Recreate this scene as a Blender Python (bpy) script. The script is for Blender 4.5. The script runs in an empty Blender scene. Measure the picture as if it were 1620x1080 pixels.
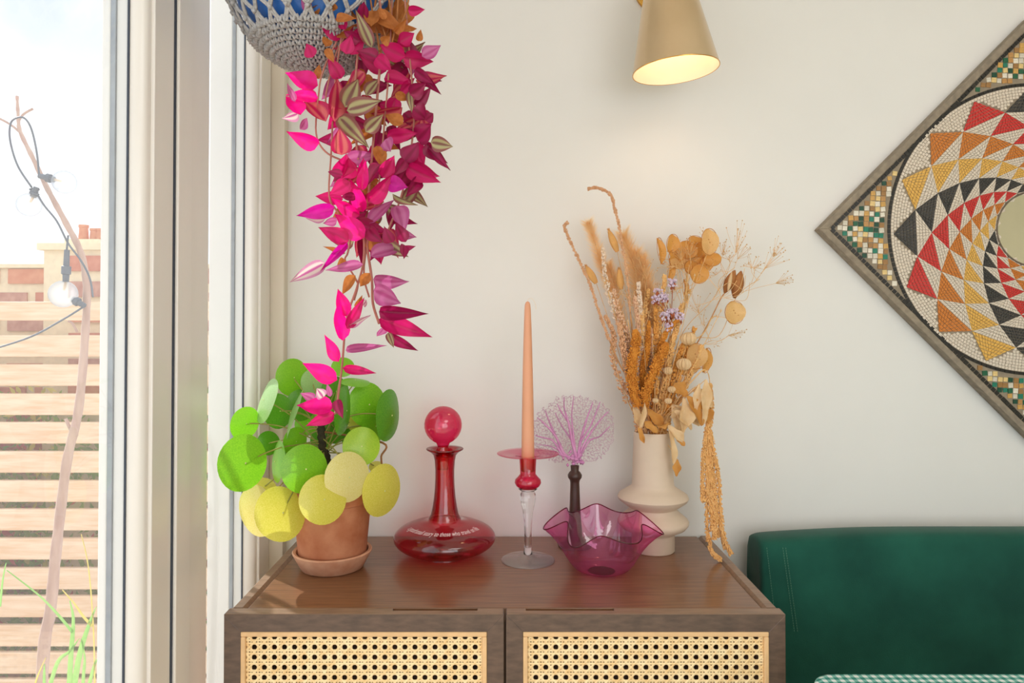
import bpy, bmesh, math, random
from mathutils import Vector, Matrix
random.seed(7)
R = math.radians
# ------------------------------------------------------------------ camera, sky, light, exposure
F, CX, CY, PITCH = 1144.0, 797.0, 492.0, R(0.9)
CAM = Vector((0, 0, 1.26))
sc = bpy.context.scene
col = sc.collection
cd = bpy.data.cameras.new('camera'); cam = bpy.data.objects.new('camera', cd); col.objects.link(cam)
cam.location = CAM; cam.rotation_euler = (R(90) + PITCH, 0, 0)
cd.sensor_width = 36; cd.lens = 36 * F / 1620
cd.shift_x = (810 - CX) / 1620; cd.shift_y = (CY - 540) / 1620
cd.clip_start = 0.02
sc.camera = cam
sc.view_settings.view_transform = 'Standard'; sc.view_settings.look = 'None'
sc.view_settings.exposure = 0.06; sc.view_settings.gamma = 1; sc.view_settings.use_curve_mapping = False
sc.cycles.use_denoising = True
sc.cycles.max_bounces = 10; sc.cycles.diffuse_bounces = 5; sc.cycles.transparent_max_bounces = 24
sc.cycles.sample_clamp_indirect = 6

w = bpy.data.worlds.new('sky'); sc.world = w; w.use_nodes = True
nt = w.node_tree; bg = nt.nodes['Background']
tc = nt.nodes.new('ShaderNodeTexCoord'); nz = nt.nodes.new('ShaderNodeTexNoise'); nz.inputs['Scale'].default_value = 2.2
nz.inputs['Detail'].default_value = 4
cr = nt.nodes.new('ShaderNodeValToRGB')
cr.color_ramp.elements[0].position = .40; cr.color_ramp.elements[0].color = (.60, .64, .70, 1)
cr.color_ramp.elements[1].position = .56; cr.color_ramp.elements[1].color = (1, 1, 1, 1)
nt.links.new(tc.outputs['Generated'], nz.inputs['Vector']); nt.links.new(nz.outputs['Fac'], cr.inputs['Fac'])
nt.links.new(cr.outputs['Color'], bg.inputs['Color']); bg.inputs['Strength'].default_value = 1.5

sd = bpy.data.lights.new('sun', 'SUN'); sd.energy = 6.0; sd.angle = R(0.6); sd.color = (1, .97, .93)
so = bpy.data.objects.new('sun', sd); col.objects.link(so)
so.rotation_euler = Vector((.72, -.62, -.60)).to_track_quat('-Z', 'Y').to_euler()
def area(name, loc, rot, sx, sy, e, c):
    d = bpy.data.lights.new(name, 'AREA'); d.shape = 'RECTANGLE'; d.size = sx; d.size_y = sy; d.energy = e; d.color = c
    o = bpy.data.objects.new(name, d); col.objects.link(o); o.location = loc; o.rotation_euler = rot
    return o
area('overhead_fill_light', (1.1, -.9, 2.40), (0, 0, 0), 1.2, 1.2, 14.5, (1, .99, .98))  # added fill from above, an unseen source that brightens the room
area('rear_fill_light', (1.1, -2.45, 1.35), (R(90), 0, 0), 2.4, 1.7, 23, (.96, .98, 1))  # added fill behind the camera, lifts the indoor brightness

# ------------------------------------------------------------------ helpers
def P(px, py, Y):
    a = (px - CX) / F; b = -(py - CY) / F
    d = Vector((a, math.cos(PITCH) - b * math.sin(PITCH), math.sin(PITCH) + b * math.cos(PITCH)))
    return CAM + d * (Y / d.y)
def MPP(Y): return Y / F
def lin(c):
    r = []
    for v in c[:3]:
        v /= 255.0
        r.append(v / 12.92 if v <= .04045 else ((v + .055) / 1.055) ** 2.4)
    return (*r, 1)
MATS = {}
def mat(name, c, rough=.55, var=.12, scale=30, metal=0, trans=0, bump=0, stretch=None, c2=None, spec=.5, coat=0, bscale=None, sheen=0):
    if name in MATS: return MATS[name]
    m = bpy.data.materials.new(name); m.use_nodes = True; t = m.node_tree; b = t.nodes['Principled BSDF']
    out = t.nodes['Material Output']
    co = t.nodes.new('ShaderNodeTexCoord'); mp = t.nodes.new('ShaderNodeMapping'); n = t.nodes.new('ShaderNodeTexNoise')
    n.inputs['Scale'].default_value = scale; n.inputs['Detail'].default_value = 5
    if stretch: mp.inputs['Scale'].default_value = stretch
    t.links.new(co.outputs['Object'], mp.inputs['Vector']); t.links.new(mp.outputs['Vector'], n.inputs['Vector'])
    rp = t.nodes.new('ShaderNodeValToRGB'); A = lin(c)
    if c2: B = lin(c2)
    else: B = tuple(min(1, x * (1 + var)) for x in A[:3]) + (1,); A = tuple(x * (1 - var) for x in A[:3]) + (1,)
    rp.color_ramp.elements[0].position = .32; rp.color_ramp.elements[1].position = .68
    rp.color_ramp.elements[0].color = A; rp.color_ramp.elements[1].color = B
    t.links.new(n.outputs['Fac'], rp.inputs['Fac']); t.links.new(rp.outputs['Color'], b.inputs['Base Color'])
    b.inputs['Roughness'].default_value = rough; b.inputs['Metallic'].default_value = metal
    b.inputs['Specular IOR Level'].default_value = spec; b.inputs['Coat Weight'].default_value = coat; b.inputs['Coat Roughness'].default_value = .15
    b.inputs['Sheen Weight'].default_value = sheen
    if bump:
        bn = t.nodes.new('ShaderNodeBump'); bn.inputs['Strength'].default_value = bump; bn.inputs['Distance'].default_value = .002
        src = n
        if bscale:
            src = t.nodes.new('ShaderNodeTexNoise'); src.inputs['Scale'].default_value = bscale; t.links.new(mp.outputs['Vector'], src.inputs['Vector'])
        t.links.new(src.outputs['Fac'], bn.inputs['Height']); t.links.new(bn.outputs['Normal'], b.inputs['Normal'])
    if trans:
        tr = t.nodes.new('ShaderNodeBsdfTranslucent'); mx = t.nodes.new('ShaderNodeMixShader'); mx.inputs[0].default_value = trans
        t.links.new(rp.outputs['Color'], tr.inputs['Color'])
        t.links.new(b.outputs[0], mx.inputs[1]); t.links.new(tr.outputs[0], mx.inputs[2]); t.links.new(mx.outputs[0], out.inputs['Surface'])
    MATS[name] = m; return m
def glass(name, c, edge, ior=1.45, rough=.0, gl=1.0, white_veil=0, blend=.35, haze=0):
    """thin tinted glass: sees through in its colour, absorbs more through the longer path at grazing angles, mirrors by Fresnel"""
    m = bpy.data.materials.new(name); m.use_nodes = True; t = m.node_tree
    for n in list(t.nodes):
        if n.type != 'OUTPUT_MATERIAL': t.nodes.remove(n)
    out = t.nodes['Material Output'] if 'Material Output' in t.nodes else t.nodes[0]
    tr = t.nodes.new('ShaderNodeBsdfTransparent'); g = t.nodes.new('ShaderNodeBsdfGlossy'); g.inputs['Roughness'].default_value = rough
    g.inputs['Color'].default_value = (gl, gl, gl, 1)
    lf_ = t.nodes.new('ShaderNodeLayerWeight'); lf_.inputs['Blend'].default_value = .5      # Schlick's Fresnel, the same from both sides of the thin wall
    pw = t.nodes.new('ShaderNodeMath'); pw.operation = 'POWER'; pw.inputs[1].default_value = 5; t.links.new(lf_.outputs['Facing'], pw.inputs[0])
    fr = t.nodes.new('ShaderNodeMath'); fr.operation = 'MULTIPLY_ADD'; f0 = ((ior - 1) / (ior + 1)) ** 2; fr.inputs[1].default_value = (1 - f0) * .75; fr.inputs[2].default_value = f0
    t.links.new(pw.outputs[0], fr.inputs[0])
    lw = t.nodes.new('ShaderNodeLayerWeight'); lw.inputs['Blend'].default_value = blend
    mc = t.nodes.new('ShaderNodeMix'); mc.data_type = 'RGBA'
    mc.inputs['A'].default_value = lin(c); mc.inputs['B'].default_value = lin(edge)
    nz = t.nodes.new('ShaderNodeTexNoise'); nz.inputs['Scale'].default_value = 14
    bp = t.nodes.new('ShaderNodeBump'); bp.inputs['Strength'].default_value = .06; bp.inputs['Distance'].default_value = .004
    t.links.new(nz.outputs['Fac'], bp.inputs['Height']); t.links.new(bp.outputs[0], g.inputs['Normal'])
    t.links.new(lw.outputs['Facing'], mc.inputs['Factor']); t.links.new(mc.outputs['Result'], tr.inputs['Color'])
    mx = t.nodes.new('ShaderNodeMixShader')
    t.links.new(fr.outputs[0], mx.inputs[0]); t.links.new(tr.outputs[0], mx.inputs[1]); t.links.new(g.outputs[0], mx.inputs[2])
    last = mx
    if white_veil:      # white translucent mix, paints veiling glare into the glass
        tl = t.nodes.new('ShaderNodeBsdfTranslucent'); m2 = t.nodes.new('ShaderNodeMixShader'); m2.inputs[0].default_value = white_veil
        t.links.new(mx.outputs[0], m2.inputs[1]); t.links.new(tl.outputs[0], m2.inputs[2]); last = m2
    if haze:      # whitens the glass with a diffuse mix of its own colour
        df = t.nodes.new('ShaderNodeBsdfDiffuse'); df.inputs['Color'].default_value = lin(c); m3 = t.nodes.new('ShaderNodeMixShader'); m3.inputs[0].default_value = haze
        t.links.new(last.outputs[0], m3.inputs[1]); t.links.new(df.outputs[0], m3.inputs[2]); last = m3
    t.links.new(last.outputs[0], out.inputs['Surface']); MATS[name] = m
    return m
def clear_glass(name, c=(250, 250, 250), ior=1.45):
    m = bpy.data.materials.new(name); m.use_nodes = True; b = m.node_tree.nodes['Principled BSDF']
    b.inputs['Transmission Weight'].default_value = 1; b.inputs['Roughness'].default_value = .01; b.inputs['IOR'].default_value = ior
    b.inputs['Base Color'].default_value = lin(c); MATS[name] = m; return m
def emit(name, c, s):
    m = bpy.data.materials.new(name); m.use_nodes = True; b = m.node_tree.nodes['Principled BSDF']
    b.inputs['Base Color'].default_value = lin(c); b.inputs['Emission Color'].default_value = lin(c); b.inputs['Emission Strength'].default_value = s
    MATS[name] = m; return m

class MB:
    def __init__(s): s.v = []; s.f = []; s.uv = {}
    def add(s, vs, fs):
        o = len(s.v); s.v += [Vector(x) for x in vs]; s.f += [tuple(i + o for i in f) for f in fs]; return s
    def box(s, x0, x1, y0, y1, z0, z1):
        return s.add([(x0, y0, z0), (x1, y0, z0), (x1, y1, z0), (x0, y1, z0), (x0, y0, z1), (x1, y0, z1), (x1, y1, z1), (x0, y1, z1)],
                     [(0, 3, 2, 1), (4, 5, 6, 7), (0, 1, 5, 4), (1, 2, 6, 5), (2, 3, 7, 6), (3, 0, 4, 7)])
    def prism(s, poly, z0, z1):            # (x, y) outline, counter-clockwise seen from above
        n = len(poly)
        vs = [(x, y, z0) for x, y in poly] + [(x, y, z1) for x, y in poly]
        fs = [tuple(range(n - 1, -1, -1)), tuple(range(n, 2 * n))] + [(i, (i + 1) % n, n + (i + 1) % n, n + i) for i in range(n)]
        return s.add(vs, fs)
    def lathe(s, c, prof, seg=40, cap0=True, cap1=True, closed=False):   # prof: (radius, z), from bottom to top
        vs = []; fs = []; n = len(prof)
        for r, z in prof:
            for k in range(seg):
                a = 2 * math.pi * k / seg; vs.append((c[0] + r * math.cos(a), c[1] + r * math.sin(a), c[2] + z))
        for i in range(n - 1 + (1 if closed else 0)):
            for k in range(seg):
                k2 = (k + 1) % seg; j = (i + 1) % n
                fs.append((i * seg + k, i * seg + k2, j * seg + k2, j * seg + k))
        if not closed:
            if cap0: fs.append(tuple(range(seg - 1, -1, -1)))
            if cap1: fs.append(tuple((n - 1) * seg + k for k in range(seg)))
        return s.add(vs, fs)
    def tube(s, pts, rad, seg=6, cap=True):
        pts = [Vector(p) for p in pts]; n = len(pts)
        if not hasattr(rad, '__len__'): rad = [rad] * n
        vs = []; fs = []; nrm = None
        for i, p in enumerate(pts):
            d = (pts[min(i + 1, n - 1)] - pts[max(i - 1, 0)]).normalized()
            if nrm is None:
                nrm = d.orthogonal().normalized()
            else:
                nrm = nrm - d * nrm.dot(d)
                nrm = nrm.normalized() if nrm.length > 1e-6 else d.orthogonal().normalized()
            b = d.cross(nrm)
            for k in range(seg):
                a = 2 * math.pi * k / seg; vs.append(p + (nrm * math.cos(a) + b * math.sin(a)) * rad[i])
        for i in range(n - 1):
            for k in range(seg):
                k2 = (k + 1) % seg; fs.append((i * seg + k, i * seg + k2, (i + 1) * seg + k2, (i + 1) * seg + k))
        if cap: fs += [tuple(range(seg - 1, -1, -1)), tuple((n - 1) * seg + k for k in range(seg))]
        return s.add(vs, fs)
    def blob(s, c, r, axis=None, ln=1.0):   # small octahedral bead, optionally drawn out along an axis
        c = Vector(c); ax = Vector(axis).normalized() if axis else Vector((0, 0, 1)); u = ax.orthogonal().normalized(); v = ax.cross(u)
        return s.add([c + ax * r * ln, c + u * r, c + v * r, c - u * r, c - v * r, c - ax * r * ln],
                     [(0, 1, 2), (0, 2, 3), (0, 3, 4), (0, 4, 1), (5, 2, 1), (5, 3, 2), (5, 4, 3), (5, 1, 4)])
    def sphere(s, c, r, seg=16, rings=10, sz=1.0):
        pr = [(max(r * math.sin(math.pi * i / rings), r * .01), -r * sz * math.cos(math.pi * i / rings)) for i in range(rings + 1)]
        return s.lathe(c, pr, seg)
    def mesh(s, name, m, smooth=False, off=Vector((0, 0, 0)), bevel=0):
        me = bpy.data.meshes.new(name); me.from_pydata([v - off for v in s.v], [], s.f); me.validate()
        if m: me.materials.append(m)
        if smooth: me.polygons.foreach_set('use_smooth', [True] * len(me.polygons))
        return me
    def build(s, name, m, parent=None, smooth=False, bevel=0, kind=None, autosm=None):
        off = parent_off(parent)
        me = s.mesh(name, m, smooth, off); o = bpy.data.objects.new(name, me); col.objects.link(o); o.parent = parent
        if autosm and smooth: me.set_sharp_from_angle(angle=R(autosm))
        if bevel:
            b = o.modifiers.new('bevel', 'BEVEL'); b.width = bevel; b.segments = 2; b.limit_method = 'ANGLE'
        if kind: o['kind'] = kind
        return o
def parent_off(p):
    o = Vector((0, 0, 0))
    while p is not None: o += p.location; p = p.parent
    return o
def tag(o, label, cat, group=None, kind=None):
    o['label'] = label; o['category'] = cat
    if group: o['group'] = group
    if kind: o['kind'] = kind
    return o
def empty(name, loc, label, cat, group=None):
    o = bpy.data.objects.new(name, None); col.objects.link(o); o.location = loc; o.empty_display_size = .05
    return tag(o, label, cat, group)
def struct(o): o['kind'] = 'structure'; return o
def sempty(name, loc=(0, 0, 0)):
    o = bpy.data.objects.new(name, None); col.objects.link(o); o.location = loc; o['kind'] = 'structure'; return o
def spline(pts, n=8):
    pts = [Vector(p) for p in pts]; out = []
    for i in range(len(pts) - 1):
        p0, p1, p2, p3 = pts[max(i - 1, 0)], pts[i], pts[i + 1], pts[min(i + 2, len(pts) - 1)]
        for k in range(n):
            t = k / n
            out.append(.5 * ((2 * p1) + (p2 - p0) * t + (2 * p0 - 5 * p1 + 4 * p2 - p3) * t * t + (3 * p1 - p0 - 3 * p2 + p3) * t ** 3))
    out.append(pts[-1]); return out
def lerp(a, b, t): return a + (b - a) * t
def jit(a): return Vector((random.uniform(-a, a), random.uniform(-a, a), random.uniform(-a, a)))

# ------------------------------------------------------------------ materials
WALL = mat('wall paint', (233, 231, 226), .75, .012, 6, bump=.03, bscale=300)
CEIL = mat('ceiling paint', (240, 238, 232), .8, .01, 5)
FLOOR = mat('oak floor', (186, 164, 138), .45, c2=(204, 184, 158), scale=6, stretch=(1, 12, 1))
UPVC = mat('white gloss frame', (238, 234, 228), .22, .015, 8, spec=.55)
GASKET = mat('dark rubber gasket', (58, 66, 80), .6, .1, 60)
SPACER = mat('grey aluminium spacer', (128, 136, 144), .45, c2=(150, 158, 166), scale=30, spec=.5)
PANE = glass('window glass', (247, 250, 252), (225, 235, 240), 1.45, white_veil=.08)  # the white mix puts a washed-out glare over the garden
WTOP = mat('stained walnut top', (112, 74, 47), .32, c2=(142, 98, 65), scale=9, stretch=(1.2, 16, 16), spec=.55, coat=.25)
WFRM = mat('greyed walnut frame', (82, 66, 56), .42, c2=(108, 86, 72), scale=12, stretch=(3, 3, 9), spec=.5)
WEDGE = mat('lighter walnut edge', (132, 106, 86), .38, c2=(154, 124, 100), scale=14, stretch=(2, 12, 12), spec=.5)  # side panels and door tops, lighter than the door frames
WIN = mat('cabinet interior wood', (128, 98, 74), .6, .15, 12)
CANE = mat('woven cane', (240, 202, 142), .5, c2=(253, 230, 182), scale=90, spec=.4)
BEAD = mat('pale rattan bead', (226, 186, 136), .45, .08, 40)

# ------------------------------------------------------------------ room
YW = 1.575; XL = -.50; XR = 3.2; YB = -2.6; ZC = 2.45
struct(MB().box(XL - .3, XR, YB, YW + .15, -.1, 0).build('floor', FLOOR))
struct(MB().box(XL - .1, XR + .1, YB - .1, YW + .15, ZC, ZC + .1).build('ceiling', CEIL))
struct(MB().box(-.471, XR + .1, YW, YW + .15, 0, ZC).build('wall_back', WALL))
struct(MB().box(XR, XR + .1, YB, YW, 0, ZC).build('wall_right', mat('olive wall paint', (186, 180, 150), .8, .02, 6)))
mb = MB(); mb.box(XL, -.2, YB - .1, YB, 0, ZC); mb.box(2.4, XR, YB - .1, YB, 0, ZC); mb.box(-.2, 2.4, YB - .1, YB, 0, .45); mb.box(-.2, 2.4, YB - .1, YB, 2.2, ZC)
struct(mb.build('wall_rear', WALL))
struct(MB().box(XL - .1, XL, YB, YW, 2.25, ZC).build('wall_left', WALL))
struct(MB().box(-.503, -.471, 1.548, YW + .15, 0, ZC).build('trim_1', mat('cream reveal paint', (226, 216, 200), .6, .02, 8), bevel=.003))
struct(MB().box(-.56, -.503, 1.5475, YW + .15, 0, 2.25).build('trim_2', UPVC))

def glazed_panel(name, y0, y1, ext, z0=.02, z1=2.25, left=True):
    """a glazed door panel in the left wall: stiles, rails, beads, gaskets and pane; y0 near, y1 far"""
    r = sempty(name)
    zt = z1 - .11; zb = z0 + .11
    gy = y1 - .0745       # where the glass ends against the far stile
    def bead(yc, sgn):
        pts = [(-.527, yc)]
        for k in range(7):
            a = math.pi / 2 * k / 6
            pts.append((-.527 + .022 * math.sin(a), yc + sgn * .013 * (1 - math.cos(a))))
        pts += [(-.505, yc + sgn * .02), (-.527, yc + sgn * .02)]
        return pts if sgn < 0 else pts[::-1]
    st = MB().prism([(-.548, gy), (-.527, gy), (-.527, gy + .012), (-.5, gy + .014), (-.5, y1), (-.548, y1)], z0, z1)
    st.build('stile', UPVC, r, bevel=.0015)
    MB().prism(bead(gy - .004, 1), zb, zt).build('glazing_bead', UPVC, r, True, autosm=50)
    MB().box(-.5295, -.5268, gy - .0062, gy - .0035, zb, zt).build('gasket', GASKET, r)
    MB().box(-.5545, -.548, gy - .003, gy + .03, z0, z1).build('spacer', SPACER, r)
    MB().box(-.5545 - ext, -.5545, gy - .004, gy + .06, z0, z1).build('outer_frame', UPVC, r, bevel=.002)
    if left:
        MB().box(-.548, -.5, y0, y0 + .125, z0, z1).build('stile', UPVC, r, bevel=.003)
        MB().box(-.5, -.494, y0 - .004, y0 + .046, z0, z1).build('cover_strip', UPVC, r, bevel=.002)
        ya = y0 + .125
    else:
        MB().box(-.548, -.5, y0, y0 + .08, z0, z1).build('stile', UPVC, r, bevel=.003); ya = y0 + .08
    MB().box(-.548, -.5, ya, gy, zt, z1).build('rail', UPVC, r, bevel=.002)
    MB().box(-.548, -.5, ya, gy, z0, zb).build('rail', UPVC, r, bevel=.002)
    MB().add([(-.529, ya, zb), (-.529, gy + .004, zb), (-.529, gy + .004, zt), (-.529, ya, zt)], [(0, 1, 2, 3)]).build('pane', PANE, r)
    return r
glazed_panel('door_1', -.25, 1.0915, .012, left=False)
glazed_panel('door_2', 1.100, 1.5465, .045)
glazed_panel('door_3', -2.55, -.262, .012, left=False)
struct(MB().box(-.535, -.4985, 1.0916, 1.0958, .02, 2.25).build('trim_3', GASKET))

# ------------------------------------------------------------------ cabinet
ZT = .80; YF = 1.149; YD = 1.1745; YBK = 1.567; X0, X1 = -.442, .445
cab = empty('cane_cabinet', (0, 1.36, 0), 'dark walnut cabinet with two woven cane doors against the cream wall', 'cabinet')
def rail(x0, x1):   # side panel with a rounded upper edge
    m = MB(); pr = [(x0, .12), (x1, .12), (x1, ZT - .006), (x1 - .006, ZT), (x0 + .006, ZT), (x0, ZT - .006)]
    vs = [(x, YD + .001, z) for x, z in pr] + [(x, YBK, z) for x, z in pr]; n = len(pr)
    m.add(vs, [tuple(range(n)), tuple(range(2 * n - 1, n - 1, -1))] + [(i, i + n, (i + 1) % n + n, (i + 1) % n) for i in range(n)])
    return m
rail(X0, X0 + .026).build('side_panel', WEDGE, cab)
rail(X1 - .026, X1).build('side_panel', WEDGE, cab)
MB().box(X0 + .0285, X1 - .0285, YD + .002, YBK, ZT - .022, ZT - .0012).build('top', WTOP, cab, bevel=.0015)
MB().box(X0 + .026, X1 - .026, YBK - .012, YBK - .001, .13, ZT - .022).build('back_panel', WIN, cab)
MB().box(X0 + .026, X1 - .026, YD + .003, YBK - .012, .13, .15).build('bottom_panel', WIN, cab)
MB().box(X0 + .026, X1 - .026, YD + .03, YBK - .012, .45, .466).build('shelf', WIN, cab)
MB().box(-.009, .009, YD + .004, YBK - .012, .15, ZT - .022).build('divider', WIN, cab)
for x in (X0 + .03, X1 - .065):
    for y in (YD + .02, YBK - .06):
        m = MB(); m.add([(x + .006, y + .006, 0), (x + .029, y + .006, 0), (x + .029, y + .029, 0), (x + .006, y + .029, 0), (x, y, .13), (x + .035, y, .13), (x + .035, y + .035, .13), (x, y + .035, .13)],
                        [(0, 3, 2, 1), (4, 5, 6, 7), (0, 1, 5, 4), (1, 2, 6, 5), (2, 3, 7, 6), (3, 0, 4, 7)])
        m.build('leg', WFRM, cab)
def door(x0, x1, n0, n1):
    z0, z1 = .125, ZT - .001; s = .027; c = .004
    d = bpy.data.objects.new('cane_door', None); col.objects.link(d); d.parent = cab; d.location = Vector((x0, YF, z0)) - cab.location
    def q(name, pl, m=WFRM):   # mitred frame member, outline (x, z), chamfered on its outer front edge
        mm = MB(); n = len(pl)
        vs = [(x, YF, z) for x, z in pl] + [(x, YD - .0015, z) for x, z in pl]
        mm.add(vs, [tuple(range(n)), tuple(range(2 * n - 1, n - 1, -1))] + [(i, i + n, (i + 1) % n + n, (i + 1) % n) for i in range(n)])
        return mm.build(name, m, d, bevel=.0012)
    q('stile', [(x0, z0), (x0 + s, z0 + s), (x0 + s, z1 - s), (x0, z1)])
    q('stile', [(x1, z1), (x1 - s, z1 - s), (x1 - s, z0 + s), (x1, z0)])
    q('rail', [(x0, z0), (x1, z0), (x1 - s, z0 + s), (x0 + s, z0 + s)])
    # top rail with a scooped finger pull cut from its back edge
    mm = MB(); zc = z1 - .0095
    def seg(pl, ya, yb):
        n = len(pl); vs = [(x, ya, z) for x, z in pl] + [(x, yb, z) for x, z in pl]
        mm.add(vs, [tuple(range(n)), tuple(range(2 * n - 1, n - 1, -1))] + [(i, i + n, (i + 1) % n + n, (i + 1) % n) for i in range(n)])
    seg([(x0 + s, z1 - s), (x1 - s, z1 - s), (x1, z1), (x0, z1)], YF, YF + .014)
    seg([(x0 + s, z1 - s), (n0, z1 - s), (n0, z1), (x0, z1)], YF + .014, YD - .0015)
    seg([(n1, z1 - s), (x1 - s, z1 - s), (x1, z1), (n1, z1)], YF + .014, YD - .0015)
    seg([(n0, z1 - s), (n1, z1 - s), (n1, zc), (n0, zc)], YF + .014, YD - .0015)
    mm.build('rail', WFRM, d)
    mm = MB()
    for a, b in ((x0 + .0015, n0), (n1, x1 - .0015)):
        mm.box(a, b, YF + .001, YD - .002, z1, z1 + .0009)
    mm.box(n0, n1, YF + .001, YF + .014, z1, z1 + .0009)
    mm.build('rail_edge', WEDGE, d)
    bx0, bx1, bz0, bz1 = x0 + s, x1 - s, z0 + s, z1 - s; bw = .0075
    for a in ((bx0, bx1, bz1 - bw, bz1), (bx0, bx1, bz0, bz0 + bw), (bx0, bx0 + bw, bz0 + bw, bz1 - bw), (bx1 - bw, bx1, bz0 + bw, bz1 - bw)):
        MB().box(a[0], a[1], YF - .0018, YF + .006, a[2], a[3]).build('bead', BEAD, d, bevel=.0016)
    # woven cane
    cx0, cx1, cz0, cz1 = bx0 + bw, bx1 - bw, bz0 + bw, bz1 - bw
    p = (cx1 - cx0) / 23.5; mm = MB(); yc = YF + .0045
    def strip(ax, az, bx, bz, wd, y):
        dx, dz = bx - ax, bz - az; L = math.hypot(dx, dz)
        if L < .002: return
        nx, nz = -dz / L * wd / 2, dx / L * wd / 2; h = .0004
        mm.add([(ax - nx, y, az - nz), (bx - nx, y, bz - nz), (bx + nx, y, bz + nz), (ax + nx, y, az + nz),
                (ax, y - h, az), (bx, y - h, bz)], [(0, 1, 5, 4), (4, 5, 2, 3)])
    k = 0; ox = cx0 + p * .30; oz = cz1 - p * .62
    i = -1
    while ox + i * p < cx1 + p:
        for dlt in (-.155, .155):
            x = ox + (i + dlt) * p
            if cx0 < x < cx1: strip(x, cz0, x, cz1, p * .21, yc + (.0004 if dlt > 0 else 0))
        i += 1
    j = -1
    while oz - j * p > cz0 - p:
        for dlt in (-.155, .155):
            z = oz - (j + dlt) * p
            if cz0 < z < cz1: strip(cx0, z, cx1, z, p * .21, yc - .0005 - (.0003 if dlt > 0 else 0))
        j += 1
    W, H = cx1 - cx0, cz1 - cz0
    for sg in (1, -1):
        for k in range(-80, 120):
            # lines  x - ox = sg * (z - oz) + (k + .5) p
            def xx(z): return ox + sg * (z - oz) + (k + .5) * p
            za, zb = cz0, cz1
            xa, xb = xx(za), xx(zb)
            t0, t1 = 0.0, 1.0
            dx = xb - xa
            for lo, hi in ((cx0, cx1),):
                ta, tb = (lo - xa) / dx, (hi - xa) / dx
                if ta > tb: ta, tb = tb, ta
                t0, t1 = max(t0, ta), min(t1, tb)
            if t1 - t0 > .01:
                strip(lerp(xa, xb, t0), lerp(za, zb, t0), lerp(xa, xb, t1), lerp(za, zb, t1), p * .20, yc - .001 - (.0003 if sg > 0 else 0))
    mm.build('cane_webbing', CANE, d, kind='stuff')
    return d
px2x = lambda u: (u - CX) / F * YF
door(X0, px2x(797.3), px2x(620), px2x(755))
door(px2x(800.5), X1, px2x(832), px2x(973))
ZS = ZT - .0012      # height of the cabinet top

# ------------------------------------------------------------------ terracotta pot plant
TERRA = mat('terracotta', (172, 98, 62), .85, c2=(200, 136, 100), scale=22, bump=.25, bscale=120)
TERRA2 = mat('pale terracotta', (192, 132, 100), .85, c2=(214, 166, 136), scale=26, bump=.2, bscale=120)
YP = 1.372; PC = P(526, 888, YP); mp_ = MPP(YP)
sau = tag(MB().lathe((PC.x, PC.y, ZS), [(.0001, .0), (44 * mp_, .0), (48 * mp_, .002), (60 * mp_, 24 * mp_), (61.5 * mp_, 27 * mp_), (60 * mp_, 29 * mp_), (56 * mp_, 28 * mp_), (47 * mp_, .008), (.0001, .007)], 56, False, False).build('plant_saucer', TERRA2, None, True, autosm=40),
          'pale terracotta saucer under the round-leaved plant pot', 'saucer')
pl = empty('potted_pilea', (PC.x, PC.y, ZS + .0072), 'round-leaved green and yellow plant in a terracotta pot', 'potted plant')
pz = ZS + .0072
MB().lathe((PC.x, PC.y, pz), [(.0001, 0), (49 * mp_, 0), (51 * mp_, .003), (60 * mp_, .118), (64 * mp_, .12), (66 * mp_, .150), (64 * mp_, .153), (60 * mp_, .150), (57 * mp_, .128), (.0001, .128)], 48, False, False).build('pot', TERRA, pl, True, autosm=40)
MB().lathe((PC.x, PC.y, pz), [(.0001, .133), (57 * mp_, .130)], 30, False, False).build('soil', mat('dark potting soil', (62, 46, 36), .95, .4, 160, bump=.6), pl)
stem = spline([(PC.x, PC.y, pz + .12), P(520, 735, YP), P(510, 705, YP - .01), P(508, 672, YP - .01)], 8)
m = MB(); m.tube(stem, [.0075 + .0012 * math.sin(i * 2.4) for i in range(len(stem))], 8)
for i in range(26):
    p = random.choice(stem); m.blob(p + jit(.007), .003)
m.build('stem', mat('dark scarred stem', (56, 48, 34), .9, .3, 120), pl, True)
GL = {'g': ((116, 190, 34), (148, 212, 48)), 'd': ((74, 150, 28), (110, 178, 42)), 'l': ((160, 206, 126), (188, 222, 154)), 'y': ((220, 214, 70), (238, 230, 112)),
      'p': ((238, 226, 132), (250, 240, 170)), 'm': ((150, 204, 44), (190, 220, 66))}
def pilea_mat(k):
    a, b = GL[k]; return mat('pilea leaf ' + k, a, .30, c2=b, scale=26, trans=.28, spec=.6)
def pilea_mesh(seed):
    rnd = random.Random(seed); m = MB(); n = 28; rings = 6
    vs = [(0, 0, .0)]
    for i in range(1, rings + 1):
        t = i / rings
        for k in range(n):
            a = 2 * math.pi * k / n
            rr = t * (1 + .02 * math.sin(2 * a + seed))
            z = -.16 * t * t + .02 * math.sin(3 * a + seed) * t * t + .03 * math.exp(-((t) / .12) ** 2)
            vs.append((rr * math.cos(a), rr * math.sin(a), z))
    fs = [(0, 1 + k, 1 + (k + 1) % n) for k in range(n)]
    for i in range(rings - 1):
        for k in range(n):
            a, b = 1 + i * n + k, 1 + i * n + (k + 1) % n; fs.append((a, a + n, b + n, b))
    return vs, fs
PM = {}
SPOT = mat('pale petiole dot', (222, 226, 150), .5, .05, 30)
PET = mat('petiole green', (140, 150, 60), .5, c2=(168, 150, 84), scale=30)
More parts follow.
